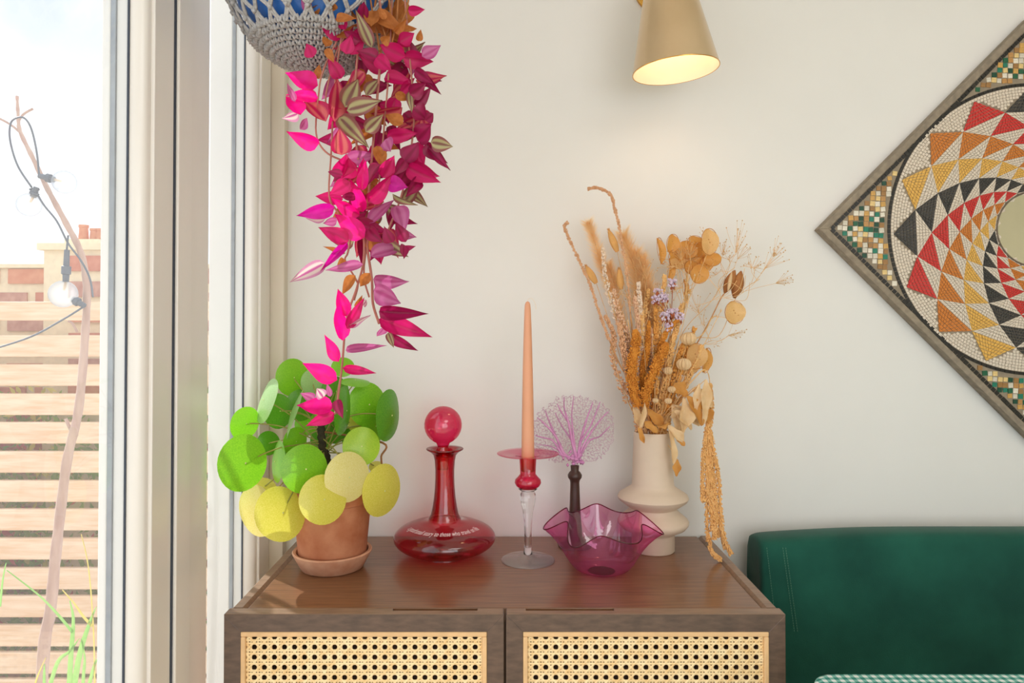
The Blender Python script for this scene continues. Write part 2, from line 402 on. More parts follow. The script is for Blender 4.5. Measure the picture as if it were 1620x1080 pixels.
def pilea_leaf(cx, cy, rx, ry, ang, k, dy, flip=1, att=(0, .15)):
    """ellipse in the photograph: centre, half axes, tilt of the long axis from vertical (clockwise positive); dy = offset in depth"""
    Y = YP + dy; mpp = MPP(Y); c = P(cx, cy, Y)
    a = R(ang); up = Vector((math.sin(a), 0, math.cos(a))); sd_ = Vector((math.cos(a), 0, -math.sin(a)))
    if ry >= rx: major, minor, A, B = up, sd_, ry, rx
    else: major, minor, A, B = sd_, up, rx, ry
    tl = math.acos(max(.06, min(1, B / A))); view = (CAM - c).normalized()
    n = (view * math.cos(tl) + minor * flip * math.sin(tl)).normalized()
    major = (major - n * major.dot(n)).normalized(); mn = n.cross(major)
    key = (k, random.randrange(3))
    if key not in PM:
        vs, fs = pilea_mesh(key[1]); mm = MB(); mm.add(vs, fs); PM[key] = mm.mesh('pilea_leaf', pilea_mat(k), True)
    o = bpy.data.objects.new('leaf', PM[key]); col.objects.link(o); o.parent = pl
    M = Matrix((major, mn, n)).transposed().to_4x4(); r = A * mpp
    o.matrix_local = Matrix.Translation(c - pl.location) @ M @ Matrix.Scale(r, 4)
    # pale dot where the petiole meets the blade
    if 'dot' not in PM:
        dm = MB(); dm.sphere((0, 0, 0), 1, 8, 5, .4); PM['dot'] = dm.mesh('petiole_dot', SPOT, True)
    dt = bpy.data.objects.new('petiole_dot', PM['dot']); col.objects.link(dt); dt.parent = o
    dt.location = (0, 0, .03); dt.scale = (.035, .035, .035)
    top = stem[random.randrange(len(stem) // 2, len(stem))]
    back = c - n * .004; mid = lerp(top, back, .55) + Vector((0, .006, .010))
    MB().tube(spline([top, mid, back], 6), .0013, 5).build('petiole', PET, pl, True)
def C7(x, y, rx, ry, *a): return (340 + x / 2.918, 550 + y / 2.918, rx / 2.918, ry / 2.918) + a
for L in [C7(140, 532, 98, 130, 8, 'g', -.13), C7(278, 525, 48, 95, 0, 'g', -.06, -1), C7(420, 560, 102, 113, 12, 'g', -.10), C7(505, 700, 104, 114, 0, 'y', -.12),
          C7(313, 762, 98, 128, -18, 'y', -.10), C7(215, 745, 50, 118, -20, 'p', -.05), C7(620, 598, 97, 116, 12, 'p', -.09), C7(678, 455, 87, 88, 0, 'm', -.05),
          C7(783, 660, 80, 120, 14, 'y', -.04), C7(226, 240, 54, 106, 16, 'l', -.06, -1), C7(365, 137, 72, 86, 5, 'g', .03), C7(455, 160, 48, 62, 0, 'l', .05),
          C7(145, 350, 58, 76, 20, 'g', -.07), C7(300, 292, 58, 82, 0, 'd', -.01), C7(352, 300, 30, 118, 16, 'l', -.04, -1), C7(375, 432, 50, 64, 20, 'g', -.03),
          C7(606, 290, 16, 112, 4, 'd', -.05), C7(712, 262, 84, 102, 0, 'g', .02), C7(815, 312, 40, 118, 4, 'd', -.01), C7(742, 362, 50, 78, 0, 'g', .03),
          C7(648, 150, 66, 15, 4, 'g', .0), C7(590, 85, 52, 46, 0, 'g', .05), C7(555, 375, 62, 66, 0, 'd', .04), C7(400, 265, 66, 72, 0, 'd', .03),
          C7(655, 350, 36, 42, 0, 'y', .05), C7(430, 345, 60, 56, 0, 'g', .06), C7(745, 545, 34, 24, 0, 'y', .04), C7(490, 420, 48, 46, 0, 'd', .05), C7(225, 640, 60, 40, 20, 'y', .0),
          C7(560, 200, 60, 70, 0, 'd', .07), C7(520, 300, 62, 60, 0, 'g', .07), C7(400, 200, 60, 60, 0, 'd', .07), C7(640, 420, 50, 56, 0, 'd', .06), C7(250, 440, 50, 56, 0, 'd', .03), C7(470, 505, 52, 50, 0, 'g', .0), C7(340, 500, 50, 54, 0, 'd', .04), C7(680, 330, 60, 60, 0, 'm', .06)]:
    pilea_leaf(*L)
m = MB(); m.tube(spline([P(605, 742, YP - .02), P(603, 722, YP - .02), P(605, 700, YP - .015), stem[-4]], 6), .002, 6)
m.build('dry_petiole', mat('dry brown petiole', (140, 92, 50), .8, .2, 60), pl, True)

# ------------------------------------------------------------------ ruby decanter
RUBY = glass('ruby glass', (246, 136, 156), (190, 26, 68), 1.75, blend=.22)
RUBYN = glass('deep ruby neck glass', (238, 92, 116), (84, 8, 30), 1.75, blend=.3)
PINKG = glass('cranberry stopper glass', (250, 128, 172), (220, 34, 104), 1.7, blend=.3)
YC = 1.445; q = MPP(YC); DX = (704 - CX) / F * YC
dz = lambda py: P(704, py, YC).z - ZS
dec = empty('glass_decanter', (DX, YC, ZS), 'ruby red glass decanter with wide flat body and ball stopper', 'decanter')
prof = []
ra, hb = 80 * q, .0345
for i in range(15):
    a = -math.pi / 2 + math.pi * .905 * i / 14
    prof.append((max(ra * max(math.cos(a), 0) ** .92, .02) if i else .035, hb + hb * math.sin(a)))
prof[0] = (.05, .0)
top_r, top_z = prof[-1]
zn = dz(806)
prof += [(25 * q, dz(819)), (21.5 * q, dz(812)), (19 * q, dz(800)), (17 * q, dz(786)), (15.6 * q, dz(770)), (15 * q, dz(755)), (15 * q, dz(742)), (16 * q, dz(728)), (18 * q, dz(719)), (23 * q, dz(714)), (28.5 * q, dz(711)), (29.5 * q, dz(709.5)), (28.5 * q, dz(708.5)), (21 * q, dz(710)), (15 * q, dz(715)), (12.5 * q, dz(722))]
ib = next(i for i, (r, z) in enumerate(prof) if r == 25 * q)
MB().lathe((DX, YC, ZS), prof[:ib + 1], 64, True, False).build('body', RUBY, dec, True)
MB().lathe((DX, YC, ZS), prof[ib:], 48, False, False).build('neck', RUBYN, dec, True)
SX = (700 - CX) / F * YC - DX
sp = [(8.5 * q, dz(742)), (10.5 * q, dz(722)), (11 * q, dz(712)), (8 * q, dz(707))]
cz = dz(672); rb = 29.8 * q
for i in range(14):
    a = -math.pi / 2 + .38 + (math.pi - .38) * i / 13; sp.append((max(rb * math.cos(a), .0004), cz + rb * math.sin(a)))
sp.insert(4, (9.5 * q, dz(703)))
MB().lathe((DX + SX * .7, YC, ZS), sp, 40, True, False).build('stopper', PINKG, dec, True)
# etched lettering that follows the shoulder
fc = bpy.data.curves.new('lettering', 'FONT'); fc.body = 'a good small story to those who travel on life'; fc.size = .0125; fc.shear = .3; fc.extrude = 0; fc.align_x = 'CENTER'
fo = bpy.data.objects.new('lettering_source', fc); col.objects.link(fo)
bpy.context.view_layer.update()
me = fo.evaluated_get(bpy.context.evaluated_depsgraph_get()).to_mesh()
lv = [v.co.copy() for v in me.vertices]; lf = [tuple(p.vertices) for p in me.polygons]
fo.to_mesh_clear(); bpy.data.objects.remove(fo); bpy.data.curves.remove(fc)
W_ = max(v.x for v in lv) - min(v.x for v in lv); xm = (max(v.x for v in lv) + min(v.x for v in lv)) / 2
arc = [(r, z) for r, z in prof[:15]][::-1]
def shoulder(s):      # walk s metres down the body from the neck
    for (r0, z0), (r1, z1) in zip(arc, arc[1:]):
        L = math.hypot(r1 - r0, z1 - z0)
        if s <= L: t = s / L; return lerp(r0, r1, t), lerp(z0, z1, t), (z1 - z0, r0 - r1)
        s -= L
    return arc[-1][0], arc[-1][1], (1, 0)
out = []
for v in lv:
    r_, z_, _ = shoulder(.044 - v.y * 1.5)
    a = -math.pi / 2 + (v.x - xm) / W_ * 2.35
    out.append((DX + (r_ + .0006) * math.cos(a), YC + (r_ + .0006) * math.sin(a), ZS + z_ + .0005))
MB().add(out, lf).build('lettering', mat('white etched lettering', (250, 232, 236), .8, .02, 30), dec)['label'] = 'white etched script round the shoulder'

# ------------------------------------------------------------------ candle holder and candle
YC = 1.411; q = MPP(YC); HX = (835 - CX) / F * YC
dz = lambda py: P(835, py, YC).z - ZS
CLR = clear_glass('clear glass'); CRAN = glass('cranberry glass', (246, 108, 150), (204, 16, 84), 1.7, blend=.3); DISH = glass('pink dish glass', (252, 200, 214), (236, 152, 176), 1.6); FOOT = glass('clear foot glass', (252, 250, 248), (244, 240, 236), 1.6, haze=.16)
ch = empty('candle_holder', (HX, YC, ZS), 'glass candle holder with pink dish, red cup and clear stem', 'candle holder')
MB().lathe((HX, YC, ZS), [(.0001, 0), (42 * q, 0), (42.4 * q, .0012), (41 * q, .0024), (24 * q, .004), (13 * q, .007), (10.5 * q, .0105), (8 * q, .0125), (.0001, .0125)], 48, False, False).build('foot', FOOT, ch, True)
MB().lathe((HX, YC, ZS), [(.0001, .0126), (7 * q, .0127), (5.8 * q, dz(862)), (5.6 * q, dz(842)), (6.6 * q, dz(824)), (8.2 * q, dz(808)), (11 * q, dz(796)), (12.5 * q, dz(788)), (12 * q, dz(781)), (10.2 * q, dz(776.5)), (13 * q, dz(774.5)), (15 * q, dz(772.6)), (.0001, dz(772.4))], 32, False, False).build('stem', CLR, ch, True)
MB().lathe((HX, YC, ZS), [(13.5 * q, dz(772.0)), (18.5 * q, dz(768)), (21 * q, dz(763)), (20 * q, dz(758)), (15.5 * q, dz(753.5)), (12.2 * q, dz(749)), (12.6 * q, dz(738)), (13.6 * q, dz(722))], 36, True, False).build('cup', CRAN, ch, True)
MB().lathe((HX, YC, ZS), [(13.6 * q, dz(722)), (24 * q, dz(720)), (40 * q, dz(718.4)), (48.2 * q, dz(717.6)), (48.9 * q, dz(716.9)), (48.2 * q, dz(716.2)), (40 * q, dz(717.0)), (24 * q, dz(718.6)), (13.4 * q, dz(720.5)), (11.6 * q, dz(723)), (11.2 * q, dz(745)), (.0001, dz(746))], 56, False, False).build('dish', DISH, ch, True)
WAX = mat('peach candle wax', (232, 168, 132), .5, .03, 12, spec=.4)
can = empty('taper_candle', (HX, YC, ZS + dz(744)), 'tall peach taper candle standing in the glass holder', 'candle')
m = MB(); pts = []; rad = []
for py, r, xo in [(744, 10.3, 0), (724, 10.3, 0), (650, 9.3, .0), (580, 7.9, -.2), (520, 6.2, -.2), (490, 5.1, -.3), (482, 4.4, -.3), (478, 3.0, -.3), (476.5, .6, -.3)]:
    pts.append((HX + xo * q, YC, ZS + dz(py))); rad.append(r * q)
m.tube(pts, rad, 20); m.build('wax', WAX, can, True)
MB().tube(spline([(HX - .3 * q, YC, ZS + dz(479)), (HX + .5 * q, YC, ZS + dz(473.5)), (HX + 7 * q, YC, ZS + dz(472.5)), (HX + 12 * q, YC, ZS + dz(481)), (HX + 13 * q, YC, ZS + dz(489))], 6), .0006, 5).build('wick', mat('white wick', (238, 226, 208), .9, .05, 60), can)

# ------------------------------------------------------------------ sea fan
YC = 1.50; q = MPP(YC); FX = (909 - CX) / F * YC
dz = lambda py: P(909, py, YC).z - ZS
fan = empty('sea_fan', (FX, YC, ZS), 'lilac sea fan coral mounted on a turned dark wooden stand', 'ornament')
MB().lathe((FX, YC, ZS), [(.0001, 0), (26 * q, 0), (27 * q, .003), (25 * q, .006), (17 * q, .010), (12 * q, .018), (9.5 * q, dz(818)), (8.2 * q, dz(795)), (7.6 * q, dz(775)), (7.2 * q, dz(763)), (8 * q, dz(759)), (10.8 * q, dz(755)), (11.3 * q, dz(751)), (9 * q, dz(747)), (6.2 * q, dz(744)), (6.8 * q, dz(736)), (.0001, dz(735))], 28, False, False).build('stand', mat('dark turned wood', (74, 50, 42), .4, .2, 40, stretch=(1, 1, .2)), fan, True)
FAN = mat('lilac coral', (204, 134, 184), .8, c2=(222, 164, 204), scale=60); FAN2 = mat('fine coral mesh', (190, 150, 172), .8, c2=(208, 170, 190), scale=90)
root = P(913, 728, YC)
def C8(x, y): return P(760 + x / 3.375, 600 + y / 3.375, YC)
m = MB()
main = [([(515, 430), (450, 400), (400, 300), (340, 235), (303, 205)], 3.4), ([(515, 430), (490, 330), (470, 230), (450, 160), (447, 95)], 3.2), ([(520, 430), (535, 330), (565, 220), (600, 120)], 3.0),
        ([(515, 430), (500, 330), (488, 200), (500, 90)], 2.2), ([(520, 430), (560, 330), (630, 230), (680, 170)], 2.2), ([(525, 430), (580, 330), (640, 305), (690, 250)], 1.8), ([(440, 410), (390, 330), (330, 310), (292, 300)], 2.0),
        ([(400, 300), (370, 230), (345, 165)], 2.2), ([(500, 420), (430, 400), (340, 370)], 2.2), ([(470, 230), (430, 170), (410, 130)], 1.7), ([(490, 330), (430, 240), (400, 180)], 1.6), ([(535, 330), (590, 240), (640, 120)], 1.6), ([(450, 400), (380, 360), (310, 350)], 1.5)]
for pts, r0 in main:
    s = spline([C8(*p) + Vector((0, random.uniform(-.006, .006), 0)) for p in pts], 6)
    m.tube(s, [lerp(r0, .7, i / (len(s) - 1)) * q for i in range(len(s))], 6)
for i in range(26): m.blob(C8(random.gauss(510, 24), random.gauss(420, 16)) + jit(.003), random.uniform(.003, .007))
m.build('branches', FAN, fan, True)
pts = []
def infan(x, y):
    dx, dy = x - 505, 445 - y
    if dy < -10: return False
    a = math.degrees(math.atan2(dy, dx)); r = math.hypot(dx, dy)
    edge = [(5, 120), (25, 210), (40, 285), (60, 345), (80, 355), (90, 360), (105, 365), (112, 345), (125, 335), (140, 300), (155, 245), (170, 185), (180, 120)]
    for (a0, r0), (a1, r1) in zip(edge, edge[1:]):
        if a0 <= a <= a1: return r < lerp(r0, r1, (a - a0) / (a1 - a0)) + 8 * math.sin(a * .9)
    return False
rf = random.Random(3)
for gx in range(280, 720, 9):
    for gy in range(75, 450, 9):
        x, y = gx + rf.uniform(-4, 4), gy + rf.uniform(-4, 4)
        if infan(x, y): pts.append((x, y))
W3 = [C8(x, y) + Vector((0, rf.uniform(-.002, .002), 0)) for x, y in pts]
m = MB(); seen_ = set()
for i, a in enumerate(pts):
    ds = sorted(((pts[j][0] - a[0]) ** 2 + (pts[j][1] - a[1]) ** 2, j) for j in range(len(pts)) if j != i)[:3]
    for d, j in ds:
        if d < 300 and (min(i, j), max(i, j)) not in seen_ and not seen_.add((min(i, j), max(i, j))): m.tube([W3[i], W3[j]], .00036, 3, False)
m.build('fine_mesh', FAN2, fan, kind='stuff')

# ------------------------------------------------------------------ handkerchief bowl
YC = 1.352; q = MPP(YC); BX = (951 - CX) / F * YC
BOWL = glass('pink bowl glass', (248, 172, 216), (216, 60, 154), 1.95, blend=.3, haze=.04)
bw = empty('handkerchief_bowl', (BX, YC, ZS), 'pink glass bowl with a wavy folded rim in front of the vase', 'bowl')
m = MB(); seg = 120; lev = [(0.0, .0), (.26, .0), (.42, .002), (.54, .008), (.63, .018), (.70, .031), (.76, .045), (.82, .060), (.88, .074), (.955, .088)]
RR = 82 * q; vs = []; fs = []
def fold(a): return math.cos(6 * (a - R(-4)))
for i, (r, z) in enumerate(lev):
    wv = max(0, (z - .02) / .082) ** 1.5
    for k in range(seg):
        a = 2 * math.pi * k / seg; f_ = fold(a) + .3 * math.cos(4 * a + .7) + .25 * math.cos(9 * a + 1.2)
        rr = RR * (r + .03 * wv) * (1 + .175 * wv * f_); zz = z * 1.0 - .014 * wv * f_ + .007 * wv * math.sin(a)
        vs.append((BX + max(rr, .0002) * math.cos(a), YC + max(rr, .0002) * math.sin(a), ZS + zz))
for i in range(len(lev) - 1):
    for k in range(seg): k2 = (k + 1) % seg; fs.append((i * seg + k, i * seg + k2, (i + 1) * seg + k2, (i + 1) * seg + k))
m.add(vs, fs); b = m.build('wall', BOWL, bw, True)
rim = [Vector(v) for v in vs[-seg:]]; m = MB(); m.tube(rim + [rim[0]], .0011, 6, False)
m.build('rim', glass('thick pink rim', (206, 60, 140), (120, 10, 80), 1.5), bw, True)

# ------------------------------------------------------------------ vase
YC = 1.475; q = MPP(YC); VX = (1032 - CX) / F * YC
dz = lambda py: P(1032, py, YC).z - ZS
VASE = mat('matt beige ceramic', (214, 194, 172), .7, .02, 40, bump=.03, bscale=300)
m = MB(); m.lathe((VX, YC, ZS), [(.0001, 0), (32 * q, 0), (33.4 * q, .002), (33.4 * q, dz(843)), (36 * q, dz(840)), (50 * q, dz(833)), (54.6 * q, dz(827)), (55.4 * q, dz(823)), (53 * q, dz(819)), (43 * q, dz(811)), (36.5 * q, dz(804)), (36.5 * q, dz(802)), (43 * q, dz(797.5)), (53 * q, dz(790)), (55.2 * q, dz(785.5)), (53 * q, dz(781)), (42 * q, dz(774)), (34 * q, dz(768.5)), (32.4 * q, dz(764)), (31.6 * q, dz(735)), (29.8 * q, dz(690)), (29.4 * q, dz(684)), (28.6 * q, dz(682.5)), (27.4 * q, dz(684)), (27.4 * q, dz(740)), (.0001, dz(742))], 64, False, False)
tag(m.build('ceramic_vase', VASE, None, True, autosm=50), 'matt beige ceramic vase with two disc rings holding dried flowers', 'vase')

# ------------------------------------------------------------------ wall lamp
YL = 1.40; q = MPP(YL); LC = P(1069, 112, YL)
BRASS = mat('satin champagne brass', (206, 178, 138), .28, c2=(216, 190, 152), scale=8, metal=.6, spec=.6, coat=.3)
GOLD = mat('polished brass', (214, 164, 78), .25, .06, 20, metal=1)
lamp = empty('wall_lamp', (LC.x, LC.y, LC.z), 'champagne gold cone wall lamp with lit cream inside', 'lamp')
def tiltpt(v):   # the shade leans a little to the right
    return Matrix.Rotation(R(3.2), 3, 'Y') @ Matrix.Rotation(R(2), 3, 'X') @ Vector(v)
def lamp_lathe(prof, name, mt, closed=False, c0=False, c1=False, par=None):
    m = MB(); m.lathe((0, 0, 0), prof, 56, c0, c1, closed); m.v = [LC + Matrix.Rotation(R(-4.5), 3, 'Y') @ v for v in m.v]
    return m.build(name, mt, par or lamp, True, autosm=50)
H = 190 * q
lamp_lathe([(68 * q, 0), (26 * q, H), (25 * q, H + .004), (.0005, H + .005)], 'shade', BRASS)
lamp_lathe([(66.8 * q, 0), (25 * q, H - .003), (.0005, H - .003)], 'shade_lining', mat('cream shade lining', (246, 232, 212), .6, .02, 20))
lamp_lathe([(66.8 * q, .0), (68.2 * q, -.0004), (68.2 * q, .0012), (66.8 * q, .001)], 'shade_rim', GOLD, True)
m = MB(); m.sphere(LC + Vector((.0, 0, .13)), .024, 20, 12); m.build('bulb', emit('warm bulb', (255, 222, 184), 2.5), lamp, True)
ld = bpy.data.lights.new('lamp_bulb_light', 'POINT'); ld.energy = .20; ld.color = (1, .78, .55); ld.shadow_soft_size = .02
lo = bpy.data.objects.new('lamp_bulb_light', ld); col.objects.link(lo); lo.location = LC + Vector((0, 0, .088))
bp = P(1046, -22, YW - .012)
m = MB(); m.lathe((0, 0, 0), [(.0001, 0), (.058, 0), (.058, .008), (.054, .012), (.0001, .012)], 40, False, False)
m.v = [Vector((v.x + bp.x, YW - .0005 - v.z, v.y + bp.z)) for v in m.v]; m.build('wall_plate', GOLD, lamp, True, autosm=40)
m = MB(); m.tube(spline([(bp.x, YW - .01, bp.z), (bp.x + .01, YW - .06, bp.z + .015), (LC.x - .01, YL + .02, LC.z + H + .01), (LC.x - .016, YL, LC.z + H + .002)], 6), .006, 10); m.build('arm', GOLD, lamp, True)

# ------------------------------------------------------------------ mosaic mirror
YM = 1.547; q = MPP(YM); MC = P(1636, 362, YM)
mir = empty('mosaic_mirror', (MC.x, YW - .001, MC.z), 'square mosaic framed mirror hung as a diamond on the wall', 'mirror')
HS = 240 * q
def mp2(u, v, y=0): return Vector((MC.x + u, YM + y, MC.z + v))     # u right, v up, metres
def rot45(a, b):     # square coordinates -> wall
    s = math.sqrt(.5); return ((a - b) * s, (a + b) * s)
def sq(a, b, y=0): u, v = rot45(a, b); return mp2(u, v, y)
GROUT = mat('beige grout', (150, 136, 116), .9, .1, 80)
FRM = mat('grey weathered wood edge', (132, 120, 104), .8, c2=(158, 144, 124), scale=20, stretch=(4, 4, 4))
m = MB()
cs = [(-HS, -HS), (HS, -HS), (HS, HS), (-HS, HS)]
m.add([sq(a, b, .0015) for a, b in cs] + [sq(a, b, YW - .001 - YM) for a, b in cs], [(0, 1, 2, 3), (7, 6, 5, 4)] + [(i, i + 4, (i + 1) % 4 + 4, (i + 1) % 4) for i in range(4)])
m.build('board', GROUT, mir)
hi, ho = HS - 9 * q, HS + .001
for k in range(4):
    a, b = cs[k], cs[(k + 1) % 4]
    def sc_(p, h): return (p[0] / HS * h, p[1] / HS * h)
    pl_ = [sc_(a, ho), sc_(b, ho), sc_(b, hi), sc_(a, hi)]
    m = MB(); m.add([sq(*p, -.0012) for p in pl_] + [sq(*p, YW - .001 - YM) for p in pl_], [(0, 1, 2, 3), (7, 6, 5, 4)] + [(i, i + 4, (i + 1) % 4 + 4, (i + 1) % 4) for i in range(4)])
    m.build('frame_edge', FRM, mir, bevel=.0012)
TH = .0016
def tess(m, pts, shrink=.86):
    c = sum((Vector(p) for p in pts), Vector((0, 0))) / len(pts) if len(pts[0]) == 2 else None
    cx_ = sum(p[0] for p in pts) / len(pts); cy_ = sum(p[1] for p in pts) / len(pts)
    pp = [(cx_ + (p[0] - cx_) * shrink, cy_ + (p[1] - cy_) * shrink) for p in pts]; n = len(pp)
    dy = random.uniform(-.0004, .0003)
    m.add([mp2(u, v, dy) for u, v in pp] + [mp2(u, v, TH) for u, v in pp], [tuple(range(n))] + [(i, i + n, (i + 1) % n + n, (i + 1) % n) for i in range(n)])
TC = {'red': (206, 48, 44), 'orange': (206, 122, 44), 'yellow': (226, 176, 84), 'black': (58, 56, 54), 'white': (222, 208, 190)}
TM = {k: mat(k + ' tesserae', v, .4, .16, 260, spec=.5) for k, v in TC.items()}
TM['ink'] = mat('black border tesserae', (34, 32, 28), .35, .3, 120)
RC = 227 * q; R0 = 223 * q; RAT = .853; RMIR = 59 * q; NR = 9
def V(k, th): r = R0 * RAT ** k; a = R(th); return (r * math.cos(a), r * math.sin(a))
def fill_tri(m, A, B, C, size, minrows=2):
    hgt = math.hypot((B[0] + C[0]) / 2 - A[0], (B[1] + C[1]) / 2 - A[1]); n = max(minrows, round(hgt / size)); bl = math.hypot(B[0] - C[0], B[1] - C[1])
    for r in range(n):
        t0, t1 = r / n, (r + 1) / n; k = max(1, round(bl * (t0 + t1) / 2 / size)); o = .5 if r % 2 and k > 2 else 0
        ss = [0] + [min(1, max(0, (i + o + random.uniform(-.12, .12)) / k)) for i in range(0 if o else 1, k)] + [1]
        for s0, s1 in zip(ss, ss[1:]):
            if s1 - s0 < .02: continue
            def pt(t, s):
                L_ = (lerp(A[0], B[0], t), lerp(A[1], B[1], t)); R_ = (lerp(A[0], C[0], t), lerp(A[1], C[1], t)); return (lerp(L_[0], R_[0], s), lerp(L_[1], R_[1], s))
            ps = [pt(t0, s0), pt(t1, s0), pt(t1, s1), pt(t0, s1)] if r else [A, pt(t1, s0), pt(t1, s1)]
            tess(m, ps, .85)
order = ['red', 'orange', 'yellow', 'black']
white = MB()
for k in range(NR):
    if R0 * RAT ** (k + 1) < RMIR * .98: break
    for i in range(16):
        th = 114.5 + 22.5 * i - 11.25 * k; A = V(k, th); B = V(k + 1, th + 11.25); C = V(k + 1, th - 11.25); D = V(k + 2, th)
        size = max(4.9 * q * RAT ** (k * .55), 3 * q)
        m = MB(); fill_tri(m, A, B, C, size); m.build('mosaic_triangle', TM[order[i % 4]], mir)
        fill_tri(white, D, C, B, size)
nr = 8
for ring in range(nr):
    r1 = RC - 4.6 * q * ring; r0 = r1 - 4.6 * q; n = int(2 * math.pi * r1 / (5.2 * q))
    for k in range(n):
        a0, a1 = 2 * math.pi * (k + .5 * (ring % 2)) / n, 2 * math.pi * (k + 1 + .5 * (ring % 2)) / n; am = math.degrees((a0 + a1) / 2)
        ph = ((am - 114.5) % 22.5) / 22.5; ph = min(ph, 1 - ph) * 2     # 0 at an apex, 1 between two
        rin = lerp(R0, R0 * RAT, ph)
        if (r0 + r1) / 2 > rin + 1.2 * q: tess(white, [(r0 * math.cos(a0), r0 * math.sin(a0)), (r1 * math.cos(a0), r1 * math.sin(a0)), (r1 * math.cos(a1), r1 * math.sin(a1)), (r0 * math.cos(a1), r0 * math.sin(a1))], .86)
white.build('white_tesserae', TM['white'], mir, kind='stuff')
m = MB(); n = 190
for k in range(n):
    a0, a1 = 2 * math.pi * k / n, 2 * math.pi * (k + 1) / n; r0, r1 = RC + .4 * q, RC + 5.5 * q
    tess(m, [(r0 * math.cos(a0), r0 * math.sin(a0)), (r1 * math.cos(a0), r1 * math.sin(a0)), (r1 * math.cos(a1), r1 * math.sin(a1)), (r0 * math.cos(a1), r0 * math.sin(a1))], .9)
m.build('circle_outline', TM['ink'], mir, kind='stuff')
# black border tiles, one object each on the two edges in view
tm = MB(); hw = 3.3 * q
tm.add([(-hw, 0, -hw * .9), (hw, 0, -hw * .9), (hw, 0, hw * .9), (-hw, 0, hw * .9), (-hw, .002, -hw * .9), (hw, .002, -hw * .9), (hw, .002, hw * .9), (-hw, .002, hw * .9)], [(0, 1, 2, 3), (0, 4, 5, 1), (1, 5, 6, 2), (2, 6, 7, 3), (3, 7, 4, 0)])
TMESH = tm.mesh('border_tile', TM['ink']); HB = HS - 13 * q
def piece(name, me, loc, ang, s=1):
    o = bpy.data.objects.new(name, me); col.objects.link(o); o.parent = mir; o.location = loc - mir.location; o.rotation_euler = (0, ang, 0); o.scale = (s, 1, s); return o
n = 60
for k in range(n):
    t = -HB + 2 * HB * (k + .5) / n
    for a, b, ang in ((-HB, t, R(45)), (t, -HB, R(-45)), (HB, t, R(45)), (t, HB, R(-45))):
        u, v = rot45(a, b)
        if u > .02: continue
        piece('border_tile', TMESH, mp2(u, v, random.uniform(-.0005, .0002)), ang + random.uniform(-.08, .08), random.uniform(.88, 1.06))
# square chips filling the corners
CC = [(20, 92, 62), (22, 120, 96), (12, 70, 50), (204, 158, 84), (186, 138, 80), (226, 196, 132), (230, 222, 204), (212, 204, 186), (158, 116, 66)]
CM = []; hw = 3.7 * q
for i, c in enumerate(CC):
    tm = MB(); tm.add([(-hw, 0, -hw), (hw, 0, -hw), (hw, 0, hw), (-hw, 0, hw), (-hw, .002, -hw), (hw, .002, -hw), (hw, .002, hw), (-hw, .002, hw)], [(0, 1, 2, 3), (0, 4, 5, 1), (1, 5, 6, 2), (2, 6, 7, 3), (3, 7, 4, 0)])
    CM.append(tm.mesh('corner_tile', mat('corner chip %d' % i, c, .35, .12, 200, spec=.55)))
rest = [MB() for _ in CC]; chips = []
g = 8.3 * q; N = 45
for i in range(-N, N):
    for j in range(-N, N):
        u, v = i * g + random.uniform(-.4, .4) * q + j * .5 * q, j * g + random.uniform(-.4, .4) * q - i * .5 * q
        a, b = (u + v) * math.sqrt(.5), (v - u) * math.sqrt(.5)
        if max(abs(a), abs(b)) > HB - 6.5 * q or math.hypot(u, v) < RC + 9.5 * q: continue
        chips.append((u, v))
chips.sort()
for k, (u, v) in enumerate(chips):
    c = random.randrange(len(CC))
    if k < 300: piece('corner_tile', CM[c], mp2(u, v, random.uniform(-.0005, .0003)), random.uniform(-.12, .12), random.uniform(.88, 1.05))
    else: tess(rest[c], [(u - hw, v - hw), (u + hw, v - hw), (u + hw, v + hw), (u - hw, v + hw)], .95)
for i, r_ in enumerate(rest):
    if r_.v: r_.build('corner_mosaic', CM[i].materials[0], mir, kind='stuff')
mm = bpy.data.materials.new('mirror silver'); mm.use_nodes = True; b_ = mm.node_tree.nodes['Principled BSDF']; b_.inputs['Metallic'].default_value = 1; b_.inputs['Roughness'].default_value = .02; b_.inputs['Base Color'].default_value = (.82, .82, .76, 1)
m = MB(); m.lathe((0, 0, 0), [(.0001, 0), (RMIR, 0), (RMIR, .001)], 64, False, False); m.v = [mp2(v.x, v.y, .0012 - v.z) for v in m.v]; m.build('mirror_glass', mm, mir)
m = MB(); m.tube([mp2(RMIR * math.cos(2 * math.pi * k / 64), RMIR * math.sin(2 * math.pi * k / 64), .0005) for k in range(65)], .0022, 6, False); m.build('mirror_bezel', mat('grey bezel cement', (112, 98, 82), .8, .1, 60), mir, True)

